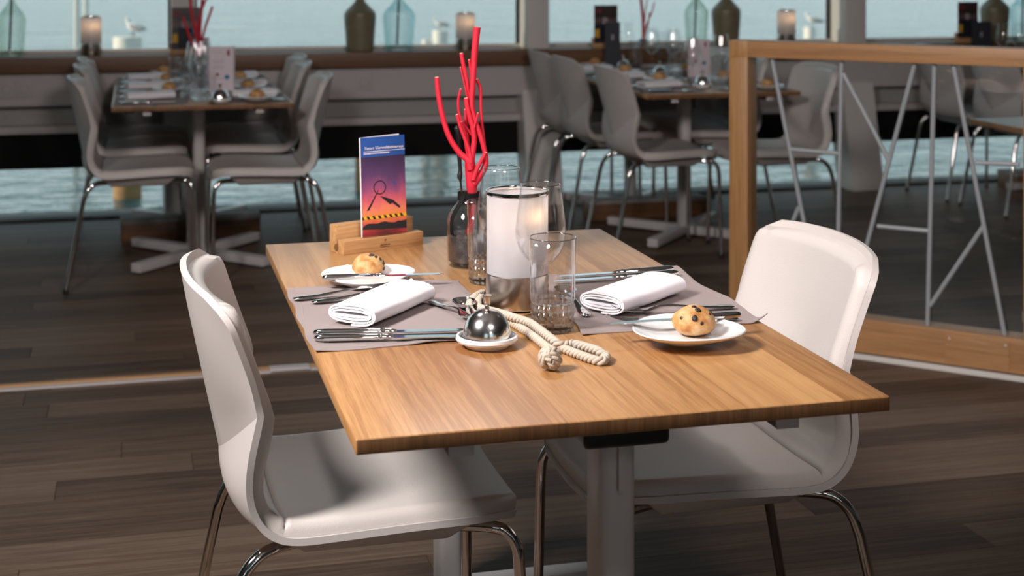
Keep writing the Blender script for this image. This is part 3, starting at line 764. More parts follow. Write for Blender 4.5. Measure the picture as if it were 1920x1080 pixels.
for d in ((.35, -.3, 1), (.55, -.4, .8), (.75, -.35, .6), (.85, -.5, .25), (.8, -.55, -.05), (.2, -.1, 1.1), (.9, -.2, .4), (.1, -.5, .9)):
    on_roll(roll_l, me_, d, .0315, .0036, seed_m, 'seed', .35, 1.6)

def make_napkin(label, length=.205, w=.094):
    """a flat roll of folded cloth: the fold spiral run along the length"""
    path = []
    turns = 3.25; n = 84
    for k in range(n + 1):
        a = 2*pi*turns*k/n; q = k/n
        ra = w/2*(.74 + .26*q); rb = .0016 + .0160*q
        ca, sa = cos(a + pi), sin(a + pi)
        path.append(V((math.copysign(abs(ca)**.75, ca)*ra, math.copysign(abs(sa)**.8, sa)*rb + .0180)))
    zmin = min(p.y for p in path)
    th = .0015; top = []; bot = []
    for i, p in enumerate(path):
        t_ = (path[min(i + 1, len(path) - 1)] - path[max(i - 1, 0)]).normalized(); nn = V((-t_.y, t_.x))
        top.append(p + nn*th); bot.append(p - nn*th)
    T = []; B = []
    st = 11
    for s in range(st):
        q = s/(st - 1); x = (q - .5)*length
        off = lambda i: noise.noise((q*3, i*.08, 2))*.0012
        sk = .010*(q - .5)
        T.append([V((x + noise.noise((i*.05, 4, s*.01))*.003, p.x*(1 + .04*q) + sk, (p.y + off(i)) - zmin + .001)) for i, p in enumerate(top)])
        B.append([V((x + noise.noise((i*.05, 4, s*.01))*.003, p.x*(1 + .04*q) + sk, (p.y + off(i)) - zmin + .001)) for i, p in enumerate(bot)])
    o = sheet(T, B).build('napkin', linen, None, smooth=50)
    return tag(o, label, 'napkin')
nap_l = make_napkin('white linen napkin rolled flat on the left placemat of the front table')
a_, b_ = tp(655, 600, .752), tp(775, 549, .757); nap_l.location = ((a_.x + b_.x)/2, (a_.y + b_.y)/2, ZM + .0005); nap_l.rotation_euler = (0, 0, ang(a_, b_))
nap_r = nap_l.copy(); COL.objects.link(nap_r); nap_r['label'] = 'white linen napkin rolled flat on the right placemat of the front table'
a_, b_ = tp(1134, 574, .752), tp(1238, 537, .757); nap_r.location = ((a_.x + b_.x)/2, (a_.y + b_.y)/2, ZM + .0005); nap_r.rotation_euler = (0, 0, ang(a_, b_))

# ------------------------------------------------------------------ butter dish with steel dome
def make_bell(label):
    t = thing('butter_dish', label, 'butter dish')
    lathe([(0, 0), (.034, 0), (.036, .002), (.0375, .006), (.0475, .0095), (.0495, .013), (.0485, .0175), (.045, .0185), (.0425, .0165), (.041, .013), (0, .012)], 48).build('saucer', porcelain, t)
    dome = [(.0400, .0135), (.0403, .0150), (.0385, .0165)] + [(.0382*cos(a)**.92 if a < 1.5 else 0.0, .0165 + .0425*sin(a)) for a in [pi/2*k/14 for k in range(15)]]
    d = lathe(dome[:-1] + [(0, .059)], 48).build('dome_lid', dome_m, t, smooth=60)
    lathe([(0, .0570), (.0042, .0575), (.0036, .064), (.0046, .0655), (.0076, .0795), (.0074, .0805), (0, .0808)], 24).build('knob', brushed, d)
    return t
bell = make_bell('small white butter dish under a polished steel dome, front of the oak table'); c = tp(913, 649); bell.location = (c.x, c.y, TT); BT = tree_of(bell)

# ------------------------------------------------------------------ lantern
def make_lantern(label):
    t = thing('candle_lantern', label, 'lantern')
    b = lathe([(0, .004), (.0545, .004), (.0552, .006), (.0552, .060), (.0535, .062), (.0, .062)], 56).build('steel_base', brushed, t)
    lathe([(0, 0), (.047, 0), (.047, .0045), (0, .0045)], 40).build('foot', black_plastic, b)
    lathe([(.0540, .0600), (.0540, .2005)], 56).build('frosted_cylinder', frosted, t)
    lathe([(.0522, .199), (.0556, .199), (.0558, .2015), (.0556, .2050), (.0525, .2050), (.0518, .202), (.0522, .199)], 56).build('steel_rim', steel, t)
    cd = lathe([(0, .0622), (.020, .0622), (.020, .135), (.018, .137), (0, .136)], 24).build('candle', wax_m, t)
    fl = lathe([(0, .140), (.0035, .146), (.0045, .151), (.003, .159), (0, .167)], 12).build('flame', flame_m, cd)
    return t
lan = make_lantern('large frosted glass candle lantern with a steel base on the front table'); c = tp(970, 575); lan.location = (c.x, c.y, TT); LT = tree_of(lan)
lp = bpy.data.lights.new('candle_light', 'POINT'); lp.energy = 0.035; lp.color = (1, .58, .28); lp.shadow_soft_size = .006
lo = bpy.data.objects.new('candle_light', lp); COL.objects.link(lo); lo.location = (c.x + .016, c.y - .034, TT + .166)

# ------------------------------------------------------------------ glasses
def rim(pts, r, parent): return tube(pts, r, 8, caps=False).build('rim', rim_m, parent, smooth=80)
def make_wine(label):
    t = thing('wine_glass', label, 'wine glass')
    o_ = spline([(.0045, .075, 0), (.006, .085, 0), (.020, .096, 0), (.036, .116, 0), (.0432, .142, 0), (.0425, .165, 0), (.0385, .195, 0), (.0335, .228, 0)], 5)
    i_ = [V((max(.0, p.x - .0011), p.y + (.003 if p.y < .1 else 0), 0)) for p in o_][::-1]
    i_[-1].x = 0; i_[-1].y = .089
    lathe([(p.x, p.y) for p in o_] + [(.0328, .2286)] + [(p.x, p.y) for p in i_], 44).build('bowl', wine_glass_m, t, smooth=60)
    rim([V((.0331*cos(2*pi*k/40), .0331*sin(2*pi*k/40), .2284)) for k in range(41)], .0007, t)
    lathe([(0, .0), (.036, .0), (.0365, .0012), (.030, .0025), (.012, .005), (.005, .010), (.0036, .020), (.0034, .060), (.0045, .075)], 36).build('stem', wine_glass_m, t, smooth=60)
    return t
wg = make_wine('tall wine glass between the lantern and the tumbler on the front table'); wg.location = (.668, 2.418, TT); WT = tree_of(wg)
dup(wg, (.651, 2.626, TT), 0, 'wine glass standing behind the lantern on the front table', tree=WT)
def make_tumbler(label):
    t = thing('crystal_tumbler', label, 'tumbler')
    def wob(a, z):
        if z > .115 or z < .0005: return 1
        f = abs(sin(9*a)); return 1 - .055*(1 - f)*(1 if z < .060 else max(0, (.115 - z)/.055)**.7); g = .055*f if z < .060 else .055*f*max(0, (.115 - z)/.055)*.8
        return 1 - .045 + g
    zs = [0, .001]; prof = [(0, .0), (.031, .0), (.0345, .0015)]
    for k in range(1, 5):
        z = .0115*k; prof += [(.0362 + .0002*k, z - .0042), (.0345, z), (.0362 + .0002*k, z + .0042)]
    base_p = prof + [(.0345, .0505), (.0325, .030), (.027, .022), (0, .021)]
    b_ = lathe(base_p, 72, wob=wob).build('cut_base', tumbler_m, t, smooth=28)
    lathe([(.0366, .0508), (.0372, .060), (.0378, .085), (.0383, .115), (.0390, .1525)], 72, wob=wob).build('fluted_wall', crystal_wall_m, t, smooth=28)
    lathe([(.0374, .1525), (.0350, .115), (.0338, .060), (.0327, .031)], 72).build('inner_wall', wine_glass_m, t)
    rim([V((.0382*cos(2*pi*k/48), .0382*sin(2*pi*k/48), .1528)) for k in range(49)], .0009, t)
    return t
tb = make_tumbler('cut crystal tumbler in front of the lantern on the front table'); c = tp(1036, 619); tb.location = (c.x, c.y, TT); TBT = tree_of(tb)
c = tp(914, 529); dup(tb, (c.x, c.y, TT), .3, 'cut crystal tumbler between the bottle vase and the lantern', tree=TBT)

# ------------------------------------------------------------------ bottle vase with gravel and red branches
vc = tp(880, 497); VY = vc.x*sn + vc.y*cs
jar = thing('bottle_vase', 'clear glass bottle vase half filled with dark gravel on the front table', 'vase', (vc.x, vc.y, TT))
lathe([(0, 0), (.040, 0), (.0440, .004), (.0445, .010), (.0445, .088), (.042, .100), (.034, .114), (.0245, .125), (.0215, .131), (.0215, .146), (.0245, .148), (.0245, .153), (.0205, .1545), (.0190, .150), (.0190, .131), (.0225, .124), (.032, .112), (.040, .098), (.0425, .088), (.0425, .010), (.038, .007), (0, .007)], 44).build('glass_body', jar_glass, jar, smooth=50)
gv = lathe([(0, .0075), (.036, .0075), (.0415, .011), (.0418, .060)] + [(.0418*q, .062 + .003*sin(q*9)) for q in (.85, .6, .3)] + [(0, .063)], 36).build('gravel', gravel_m, jar); gv['kind'] = 'stuff'
pb = M(); 
for k in range(260):
    a = random.uniform(0, 2*pi); z = random.uniform(.012, .064); r = .0400 if random.random() < .75 else random.uniform(0, .038)
    if r < .039: z = .0632
    s = random.uniform(.0009, .0017); ctr = V((r*cos(a), r*sin(a), z)); q = [V((1, 0, 0)), V((-1, 0, 0)), V((0, 1, 0)), V((0, -1, 0)), V((0, 0, 1)), V((0, 0, -1))]
    pb.add([tuple(ctr + p*s*random.uniform(.7, 1.2)) for p in q], [(0, 2, 4), (2, 1, 4), (1, 3, 4), (3, 0, 4), (2, 0, 5), (1, 2, 5), (3, 1, 5), (0, 3, 5)])
g2 = pb.build('gravel_grains', gravel_m, gv, smooth=0); g2['kind'] = 'stuff'
band = lathe([(.0217, .1305), (.0232, .131), (.0235, .1455), (.0217, .146)], 36).build('black_band', black_m, jar)
rb = []
for k, (a, r, z) in enumerate([(-2.35, .0237, .140), (-2.5, .026, .128), (-2.6, .036, .1145), (-2.66, .0445, .098), (-2.66, .0462, .082), (-2.62, .0462, .066)]):
    w = .008; rb.append([V((r*cos(a - w/r/1.6), r*sin(a - w/r/1.6), z)), V((r*cos(a), r*sin(a), z)), V((r*cos(a + w/r/1.6), r*sin(a + w/r/1.6), z))])
rb2 = [[p*1.012 for p in row] for row in rb]
sheet(rb2, rb).build('ribbon_end', black_m, band)

br = thing('red_branches', 'spray of red painted branches standing in the clear bottle vase', 'branches', (vc.x, vc.y, TT))
SP = [  # pixel polylines, radius in pixels, depth behind (+) or before (-) the vase axis
 ([(894.4, 51), (890, 98), (888, 131), (886, 163), (884.5, 196), (889, 220), (896, 240), (903, 261), (908, 280), (911, 298), (908, 316), (897, 333), (889, 345)], [6.8, 6.2, 5.8, 5.6, 5.2, 4.8, 4.8, 4.8, 4.8, 5, 6, 7, 7], -.004),
 ([(819, 145), (821.5, 172), (827, 205), (836, 240), (848, 267), (864, 289), (877, 300), (882, 318)], [4.6, 4.8, 5, 5, 5.2, 5.6, 6.5, 7], -.010),
 ([(880, 292), (882, 315), (884, 345), (886, 372), (884, 410), (880, 438)], [9, 10.5, 10.5, 8, 6, 7.5], 0),
 ([(874, 184), (876, 199), (881, 220), (887, 243), (889, 266), (885, 292), (883, 310)], [4.6, 4.8, 5, 5, 5, 6, 7], -.008),
 ([(865, 100), (869, 122), (875, 149), (879, 172), (884, 196), (886, 222)], [4, 3.8, 3.6, 3.4, 3.4, 3.4], .006),
 ([(863.5, 126), (869, 149), (875, 176), (880, 200)], [1.7, 1.8, 2, 2.2], .009),
 ([(880, 112), (882.5, 128), (886, 150)], [2.8, 3, 3.2], .002),
 ([(864, 167), (859.5, 187), (860, 208), (865, 226), (875, 240), (884, 252)], [2.4, 2.4, 2.5, 2.6, 2.8, 3], .004),
 ([(857, 215), (863, 237), (873, 264), (881, 288), (883, 305)], [3, 3.2, 3.4, 4, 5], -.012),
 ([(866, 228), (871, 249), (875, 276), (880, 300)], [3.2, 3.4, 3.6, 4], .003),
 ([(894, 149), (900.5, 166), (901.5, 196), (903, 226), (906, 255), (908, 278)], [3.4, 3.2, 3, 3, 3.2, 3.6], .007),
 ([(896.5, 212), (891, 232), (887, 246)], [2.2, 2.4, 2.6], -.010),
 ([(910.5, 286), (901, 304), (893, 320), (887, 338)], [3.4, 3.8, 4.4, 5], -.012),
 ([(873, 205), (874, 232), (876, 255), (878, 282), (877, 312), (881, 340)], [3.2, 3.6, 4, 4, 5, 6], .008)]
pxm = VY/FPX
for pts, rad, dz in SP:
    P = [at(x, y, VY + dz) - V((vc.x, vc.y, TT)) for x, y in pts]
    PP = spline(P, 5); RR = []
    for i in range(len(rad) - 1): RR += [(rad[i] + (rad[i + 1] - rad[i])*k/5)*pxm for k in range(5)]
    RR.append(rad[-1]*pxm)
    RR = [r*(1 + .05*noise.noise((i*.4, r*900, 1))) for i, r in enumerate(RR)]
    b_o = tube(PP, RR, 14).build('branch', red_m, br, smooth=60)
    if pts[0][1] < 290 and pts[0][1] not in (292, 51):
        t_ = (PP[0] - PP[1]).normalized(); tube([PP[0] - t_*.0003, PP[0] + t_*.0007], RR[0]*.82, 12).build('cut_end', pale_cut, b_o)
# dark turned handle standing in the bottle behind the branches
P = [at(x, y, VY + .012) for x, y in [(856, 236), (857, 242), (859.5, 256), (860, 280), (862, 305), (863, 322), (862, 331), (864, 345), (868, 380)]]
dk = tube([p - V((vc.x, vc.y, TT)) for p in spline(P, 3)], [q*pxm for q in [1.5, 3.6, 5, 5.5, 5.2, 4.9, 4.8, 4.7, 4.6, 4.4, 4.2, 4, 3.6, 3.4, 3.6, 4.0, 4.6, 5, 5, 4.4, 2.4, 2, 2, 2, 2]], 14).build('stick_handle', black_plastic, None)
dk.location = (vc.x, vc.y, TT); tag(dk, 'slim black turned handle standing behind the red branches in the bottle', 'handle')

# ------------------------------------------------------------------ wooden holder and leaflet
hb = tp(645, 479); hang = ang(hb, tp(795, 458)); HL = .196
hold = thing('leaflet_holder', 'oak block leaflet holder with a branded front on the front table', 'holder', (hb.x, hb.y, TT), hang)
fb = M().box(0, HL, 0, .026, 0, .0285).build('front_block', oak_x, hold, bevel=.0012)
M().box(0, HL, .0262, .031, 0, .012).build('slot_floor', oak_x, hold)
bb = M().box(0, HL*.97, .031, .060, 0, .057).build('back_block', oak_x, hold, bevel=.003)
lathe([(0, -.0004), (.0075, -.0004), (.0075, .0006), (0, .0006)], 24, Matrix.Translation((-.0003, .030, .012)) @ Matrix.Rotation(-pi/2, 4, 'Y')).build('end_plug', oak_dark, hold)
RX = (pi/2, 0, 0)
text('brand_letter', 'g', .0105, ink_brand, fb, (HL*.51, -.0002, .0175), RX, bold=.0002, align='CENTER')
text('brand_name', 'gastronomie', .0050, ink_brand, fb, (HL*.51, -.0002, .0095), RX, align='CENTER', bold=.00008)
text('brand_line', 'verkehrshaus luzern', .0030, ink_brand, fb, (HL*.51, -.0002, .0058), RX, align='CENTER', bold=.00005)

LW, LH = .0915, .206
lf = thing('leaflet', 'folded crime game leaflet with blue header and sunset print in the oak holder', 'leaflet', (0, 0, 0), 0)
la, lb = tp(681.5, 446, .770), tp(764.5, 436, .770)
lf.location = (la.x + .004*-sin(hang), la.y + .004*cos(hang), .7705); lf.rotation_euler = (-.05, 0, ang(la, lb))
LW = (lb - la).length
T = []; B = []
for i in range(7):
    z = LH*i/6 - 0; T.append([V((LW*j/8, -.0020*sin(pi*j/8), z)) for j in range(9)]); B.append([V((LW*j/8, -.0020*sin(pi*j/8) + .0006, z)) for j in range(9)])
cov = sheet(T, B).build('cover', sunset, lf, smooth=60); uv_planar(cov, 0, LW, 0, LH)
M().box(-.0009, 0, -.001, .0035, 0, LH - .0005).build('fold_edge', paper_w, lf)
M().add([(0, .0012, .0), (LW*.9, .0045, 0), (LW*.9, .0045, LH + .0030), (0, .0012, LH + .0002), (0, .0020, 0), (LW*.9, .0055, 0), (LW*.9, .0055, LH + .0030), (0, .0020, LH + .0002)], [(0, 1, 2, 3), (7, 6, 5, 4), (0, 4, 5, 1), (1, 5, 6, 2), (2, 6, 7, 3), (3, 7, 4, 0)]).build('inner_page', paper_w, lf)
def printed(name, polys, mat, z_off=.0004):
    """flat ink shapes (x, z in sheet units) laid on the curved cover"""
    mm = M()
    for poly in polys:
        n = len(poly); mm.add([(x*LW, -.0020*sin(pi*x) - z_off, z*LH) for x, z in poly], [tuple(range(n))])
    o = mm.build(name, mat, cov, smooth=0); return o
hs = 12
head = M()
for k in range(hs):
    x0, x1 = k/hs, (k + 1)/hs; head.add([(x0*LW, -.002*sin(pi*x0) - .00025, .80*LH), (x1*LW, -.002*sin(pi*x1) - .00025, .80*LH), (x1*LW, -.002*sin(pi*x1) - .00025, LH), (x0*LW, -.002*sin(pi*x0) - .00025, LH)], [(0, 1, 2, 3)])
head.build('blue_header', ink_header, cov)
ln = M()
for k in range(hs):
    x0, x1 = .06 + .94*k/hs, .06 + .94*(k + 1)/hs; ln.add([(x0*LW, -.002*sin(pi*x0) - .0005, .853*LH), (x1*LW, -.002*sin(pi*x1) - .0005, .853*LH), (x1*LW, -.002*sin(pi*x1) - .0005, .858*LH), (x0*LW, -.002*sin(pi*x0) - .0005, .858*LH)], [(0, 1, 2, 3)])
ln.build('header_line', ink_white, cov)
text('title', 'Tatort Vierwaldst\u00e4ttersee', .0088, ink_white, cov, (.065*LW, -.0028, .874*LH), RX, shear=.22, width=1.02)
text('subtitle', 'INFORMATIONEN & SPIELREGELN', .0042, ink_white, cov, (.055*LW, -.0028, .828*LH), RX, bold=.00012, width=.97)
tape = [[(x/16, .170 + .0), (min(1, (x + 1)/16), .170), (min(1, (x + 1)/16), .204), (x/16, .204)] for x in range(16)]
printed('hazard_tape', tape, ink_yellow, .0004)
printed('tape_stripe', [[(x/8 + .0, .171), (x/8 + .055, .171), (min(1, x/8 + .02 + .0), .203), (max(0, x/8 - .035), .203)] for x in range(0, 9) if x/8 + .055 <= 1.0], ink_black, .0007)
ridge = [(0, .075), (.02, .10), (.06, .115), (.14, .130), (.2, .127), (.27, .124), (.34, .122), (.42, .133), (.5, .137), (.58, .125), (.66, .117), (.73, .115), (.8, .128), (.88, .125), (1, .130)]
mp_ = []
for (xa, za), (xb, zb) in zip(ridge, ridge[1:]): mp_.append([(xa, .075 - .03*xa), (xb, .075 - .03*xb), (xb, zb), (xa, za)])
printed('mountain_silhouette', mp_, ink_black, .0005)
rp = []
for k in range(7):
    z = .060 - .009*k; x0 = .10 + .05*(k % 3); x1 = .95 - .08*((k + 1) % 3); rp.append([(x0, z), ((x0 + x1)/2, z - .003), (x1, z), ((x0 + x1)/2, z + .0025)])
printed('lake_ripple', rp, ink_black, .0005)
mg = []; cx_, cz_, rr, asp = .40, .485, .138, LW/LH
for k in range(28):
    a0, a1 = 2*pi*k/28, 2*pi*(k + 1)/28
    mg.append([(cx_ + rr*cos(a0), cz_ + rr*asp*sin(a0)), (cx_ + rr*cos(a1), cz_ + rr*asp*sin(a1)), (cx_ + .87*rr*cos(a1), cz_ + .87*rr*asp*sin(a1)), (cx_ + .87*rr*cos(a0), cz_ + .87*rr*asp*sin(a0))])
mg.append([(.315, .425), (.345, .430), (.155, .262), (.105, .262)]); mg.append([(.33, .435), (.345, .43), (.37, .455), (.355, .460)])
printed('magnifier_silhouette', mg, ink_black, .0006)
printed('knife_silhouette', [[(.40, .400), (.45, .376), (.62, .305), (.68, .318), (.70, .345), (.55, .375)], [(.68, .318), (.83, .258), (.86, .265), (.85, .280), (.70, .345)]], ink_black, .0006)
printed('ink_spot', [[(x, z), (x + .012, z + .001), (x + .010, z + .006), (x + .001, z + .005)] for x, z in ((.62, .58), (.66, .56), (.72, .585), (.55, .40), (.60, .42), (.70, .52), (.78, .50), (.85, .55), (.5, .36), (.2, .40), (.15, .36), (.66, .46))], ink_black, .0005)
printed('blot', [[(.70, .545), (.74, .53), (.765, .50), (.745, .495), (.715, .515), (.705, .54)]], ink_header, .0005)

# ------------------------------------------------------------------ rope with a knot
rope = thing('rope', 'thick natural fibre rope doubled and knotted across the front table', 'rope', (0, 0, 0))
def strands(pts, name, R=.0068, pitch=.027, step=.0024, z0=None):
    P = spline(pts, 14); q = [P[0]]
    for p in P[1:]:
        while (p - q[-1]).length >= step: q.append(q[-1] + (p - q[-1]).normalized()*step)
    for s in range(3):
        mm = M(); path = []
        for i, p in enumerate(q):
            t_ = (q[min(i + 1, len(q) - 1)] - q[max(i - 1, 0)]).normalized(); side = t_.cross(V((0, 0, 1))).normalized(); up = side.cross(t_)
            a = 2*pi*(i*step/pitch + s/3); path.append(p + (side*cos(a) + up*sin(a))*R*.58)
        tube(path, R*.52, 7, mesh=mm).build(name, rope_m, rope, smooth=80)
zr = TT + .0072
def rp3(l): return [tp(x, y, zz) for x, y, zz in l]
z1 = zr + .0015
strands(rp3([(905, 549, zr), (897, 553, z1), (887, 560, z1), (880, 572, z1), (885, 586, z1), (904, 594, zr), (930, 597, zr), (957, 604, zr), (983, 619, zr), (1003, 633, zr), (1018, 645, zr), (1030, 655, zr)]), 'strand')
strands(rp3([(903, 557, zr), (899, 562, zr), (896, 567, zr), (899, 577, zr), (917, 582, zr + .004), (940, 588, zr + .010), (965, 596, zr + .012), (992, 605, zr + .012), (1010, 617, zr + .012), (1027, 630, zr + .011), (1043, 642, zr + .008), (1056, 648, zr + .004), (1075, 645, zr + .004), (1100, 651, zr + .004), (1123, 659, zr + .004), (1136, 668, zr), (1129, 677, zr), (1108, 673, zr), (1083, 664, zr), (1060, 655, zr), (1046, 650, zr)]), 'strand')
kc = tp(1032, 671, TT + .019)
for k in range(5):
    a0 = k*pi/5; ax = V((cos(a0)*.8, sin(a0)*.8, .55 - .25*(k % 3))).normalized(); u_ = ax.cross(V((0, 0, 1))).normalized(); w_ = ax.cross(u_)
    loop = [kc + (u_*cos(b) + w_*sin(b))*.0122 + ax*(.0035*(k - 2)/2) for b in [2*pi*j/16 for j in range(17)]]
    strands(loop, 'knot_strand', R=.0062)
bm = bmesh.new(); bmesh.ops.create_icosphere(bm, subdivisions=3, radius=.0125, matrix=Matrix.Translation(kc)); me = bpy.data.meshes.new('knot_core'); bm.to_mesh(me); bm.free(); me.materials.append(rope_m)
o = bpy.data.objects.new('knot_core', me); COL.objects.link(o); o.parent = rope

# ------------------------------------------------------------------ balustrade
P0 = V((2.10, 4.90, 0)); nrm = V((.70711, .70711, 0)); dr = V((.70711, -.70711, 0))
def railp(px, py, off=0.0):
    d = V(((px - 960)/FPX*cs + sn, -(px - 960)/FPX*sn + cs, -(py - YH)/FPX)); t_ = (P0.dot(nrm) + off)/(d.x*nrm.x + d.y*nrm.y)
    q = V((d.x*t_, d.y*t_, HC + d.z*t_)); return ((q - P0).dot(dr), q.z)
rl = thing('balustrade', 'oak framed balustrade with white metal rods behind the right chair', 'balustrade', tuple(P0), -pi/4)
M().box(-.035, .035, -.04, .05, .0, 1.003).build('post', rail_wood_z, rl, bevel=.003)
M().box(.972, 1.042, -.04, .05, .132, 1.003).build('post', rail_wood_z, rl, bevel=.003)
M().box(-.035, .035, -.0402, .0502, 1.003, 1.062).build('corner_block', rail_wood_z, rl, bevel=.002)
M().box(.035, 2.4, -.04, .05, 1.003, 1.062).build('top_rail', rail_wood, rl, bevel=.003)
brail = M().box(.035, 2.4, -.04, .05, .018, .132).build('bottom_rail', rail_wood, rl, bevel=.003)
(xa, za), (xb, zb) = railp(1773, 632, -.04), railp(1893, 690, -.04)
pan = M().box(xa, xb, -.0425, -.0385, .026, .118).build('access_panel', rail_wood, rl, bevel=.001)
for x in (xa + .012, xb - .012): lathe([(0, .0), (.004, 0), (.0036, .0012), (0, .0014)], 12, Matrix.Translation((x, -.0423, .106)) @ Matrix.Rotation(pi/2, 4, 'X')).build('screw', table_metal, pan)
M().box(.035, .972, .001, .007, .132, 1.003).build('glass_pane', rail_glass, rl, smooth=0)
M().box(1.042, 2.4, .001, .007, .132, 1.003).build('glass_pane', rail_glass, rl, smooth=0)
rods = [((1447, 100), (1507, 415)), ((1507, 415), (1540, 590)), ((1498, 388), (1470, 455)), ((1483, 280), (1572, 288)), ((1578, 104), (1569, 600)), ((1581, 138), (1642, 253)), ((1642, 253), (1668, 305)),
        ((1716, 110), (1590, 625)), ((1645, 424), (1741, 433)), ((1752, 112), (1739, 612)), ((1787, 114), (1884, 634)), ((1830, 305), (1912, 308)), ((1744, 573), (1844, 424))]
for a, b in rods:
    (x0, z0), (x1, z1) = railp(*a, -.012), railp(*b, -.012)
    z0 = min(z0, 1.005); z1 = max(z1, .130)
    tube([(x0, -.012, z0), (x1, -.012, z1)], .0078, 10).build('metal_rod', rod_m, rl)
def edge_strip():
    a = P0 + dr*-.02; mm = M().box(-.02, 2.5, -.062, -.040, -.002, .016, Matrix.Translation(P0) @ Matrix.Rotation(-pi/4, 4, 'Z'))
    return struct('trim_21', mm, frame_w, bevel=.003)
edge_strip()

# ------------------------------------------------------------------ the tables by the window
tl = make_table(1.54, 'oak table for six by the left window, laid for a meal', (.52, 1.33)); tl.location = (.285, 6.31, 0)
TBL = tree_of(tl)
TRX = 2.61
tr_ = dup(tl, (TRX, 6.29, 0), 0, 'oak table by the window behind the balustrade post, laid for a meal', tree=TBL)
t4 = make_table(.86, 'oak table at the far right window, mostly hidden by the balustrade rail', (.2, .66)); t4.location = (5.22, 7.0, 0)
t3 = make_table(.80, 'bare oak table right behind the balustrade glass', (.2, .6)); t3.location = (3.475, 4.25, 0)
def bg_chair(x0, y, face, label, rz=0, sc=1.035):
    o = dup(chair, (x0, y, 0), (0 if face > 0 else pi) + rz, label, None, CT); o.scale = (.95, .95, sc); return o
for cx0, where_l, where_r in ((.285, 'on the left of the left window table, ', 'on the right of the left window table, '), (TRX, 'left of the table behind the post, ', 'seen through the balustrade right of the post, ')):
    for yl, yr, w_ in ((6.44, 6.36, 'nearest us'), (7.14, 7.13, 'in the middle'), (7.61, 7.60, 'nearest the window')):
        bg_chair(cx0 - .465, yl, 1, 'grey looking shell chair ' + where_l + w_)
        bg_chair(cx0 + (.478 if yr > 7.5 else .450), yr, -1, 'grey looking shell chair ' + where_r + w_)
bg_chair(4.47, 7.02, 1, 'grey looking shell chair at the right edge behind the balustrade, nearer us')
bg_chair(4.45, 7.56, 1, 'grey looking shell chair behind the middle rods of the balustrade, nearer the window')
# low floor boxes by the window under the tables
def plinth(x0, x1, y0, y1, label):
    t = thing('floor_box', label, 'floor box', ((x0 + x1)/2, (y0 + y1)/2, 0)); w, d = (x1 - x0)/2, (y1 - y0)/2
    M().box(-w, w, -d, d, 0, .085).build('body', oak_dark, t, bevel=.003)
    M().box(-w - .003, w + .003, -d - .003, d + .003, .085, .10).build('lid', recess_m, t, bevel=.003)
a_, b_ = tp(234, 420, .10), tp(457, 410, .10)
plinth(-.06, .60, 7.30, 7.44, 'low dark floor box with a pale lid under the left window table')
plinth(2.28, 2.92, 7.28, 7.42, 'low dark floor box with a pale lid under the table behind the post')
plinth(4.98, 5.60, 7.62, 7.82, 'low dark floor box with a pale lid under the far right table')

# place settings
PT = None
roll_tree = tree_of(roll_r)
def put(src, x, y, z, rz, label, tree=None, scale=None):
    o = dup(src, (x, y, z), rz, label, None, tree if tree is not None else [])
    if scale: o.scale = scale
    return o
mat_tree = tree_of(mat_l)
def setting(tx, y, side, who, full=True):
    """tx: table centre line, side -1 left / +1 right"""
    ex = tx + side*.375; rz = 0 if side < 0 else pi
    def X(d): return ex - side*d
    put(mat_l, X(.165), y, TT, rz, 'taupe placemat' + who, mat_tree)
    if side < 0 or tx < 1: put(nap_l, X(.155), y + .02, ZM + .0005, rz + (.25 if side < 0 else .25), 'rolled white napkin' + who)
    for k in (0, 1): put(k1, X(.03), y - (-side)*(.175 - .020*k)*1.0, ZM, rz, 'silver knife ' + ('beside' if k else 'outside') + ' its twin' + who, KT)
    for k in (0, 1): put(f1, X(.03), y + (-side)*(.150 - .026*k), ZM, rz, 'silver fork ' + ('beside' if k else 'outside') + ' its twin' + who, FT)
    put(s1, X(.345), y - .08, ZM, rz + pi/2, 'dessert spoon' + who, ST)
    px_, py_ = X(.29 if side < 0 else .17), y + (-side)*.235 if side < 0 else y - .225
    return px_, py_
WL = {-1: 'left side of the left window table', 1: 'right side of the left window table'}
for side in (-1, 1):
    for y, w_ in ((6.56, 'near end'), (7.08, 'middle seat'), (7.60, 'window end')):
        who = ', ' + w_ + ', ' + WL[side]
        setting(tl.location.x, y, side, who)
        ex = tl.location.x + side*.375
        qx, qy = ex - side*(.245 if side < 0 else .155), y + .262 - (.0 if side < 0 else .40)
        if side > 0: qy = y - .225
        p_ = put(pl, qx, qy, TT + .0105, .4, 'white bread plate' + who); p_.scale = (.9, .9, 1)
        put(roll_l, qx, qy, TT + .0190, y, 'brown bread roll' + who, tree_of(roll_l))
WR = {-1: 'left side of the table behind the post', 1: 'right side of the table behind the post'}
for side in (-1, 1):
    for y, w_ in ((6.54, 'near end'), (7.06, 'middle seat'), (7.58, 'window end')):
        who = ', ' + w_ + ', ' + WR[side]
        setting(tr_.location.x, y, side, who)
        ex = tr_.location.x + side*.375; qx = ex - side*(.245 if side < 0 else .155); qy = y + .262 if side < 0 else y - .225
        p_ = put(pl, qx, qy, TT + .0105, .4, 'white bread plate' + who); p_.scale = (.9, .9, 1)
        put(roll_l, qx, qy, TT + .0190, y*2, 'brown bread roll' + who, tree_of(roll_l))
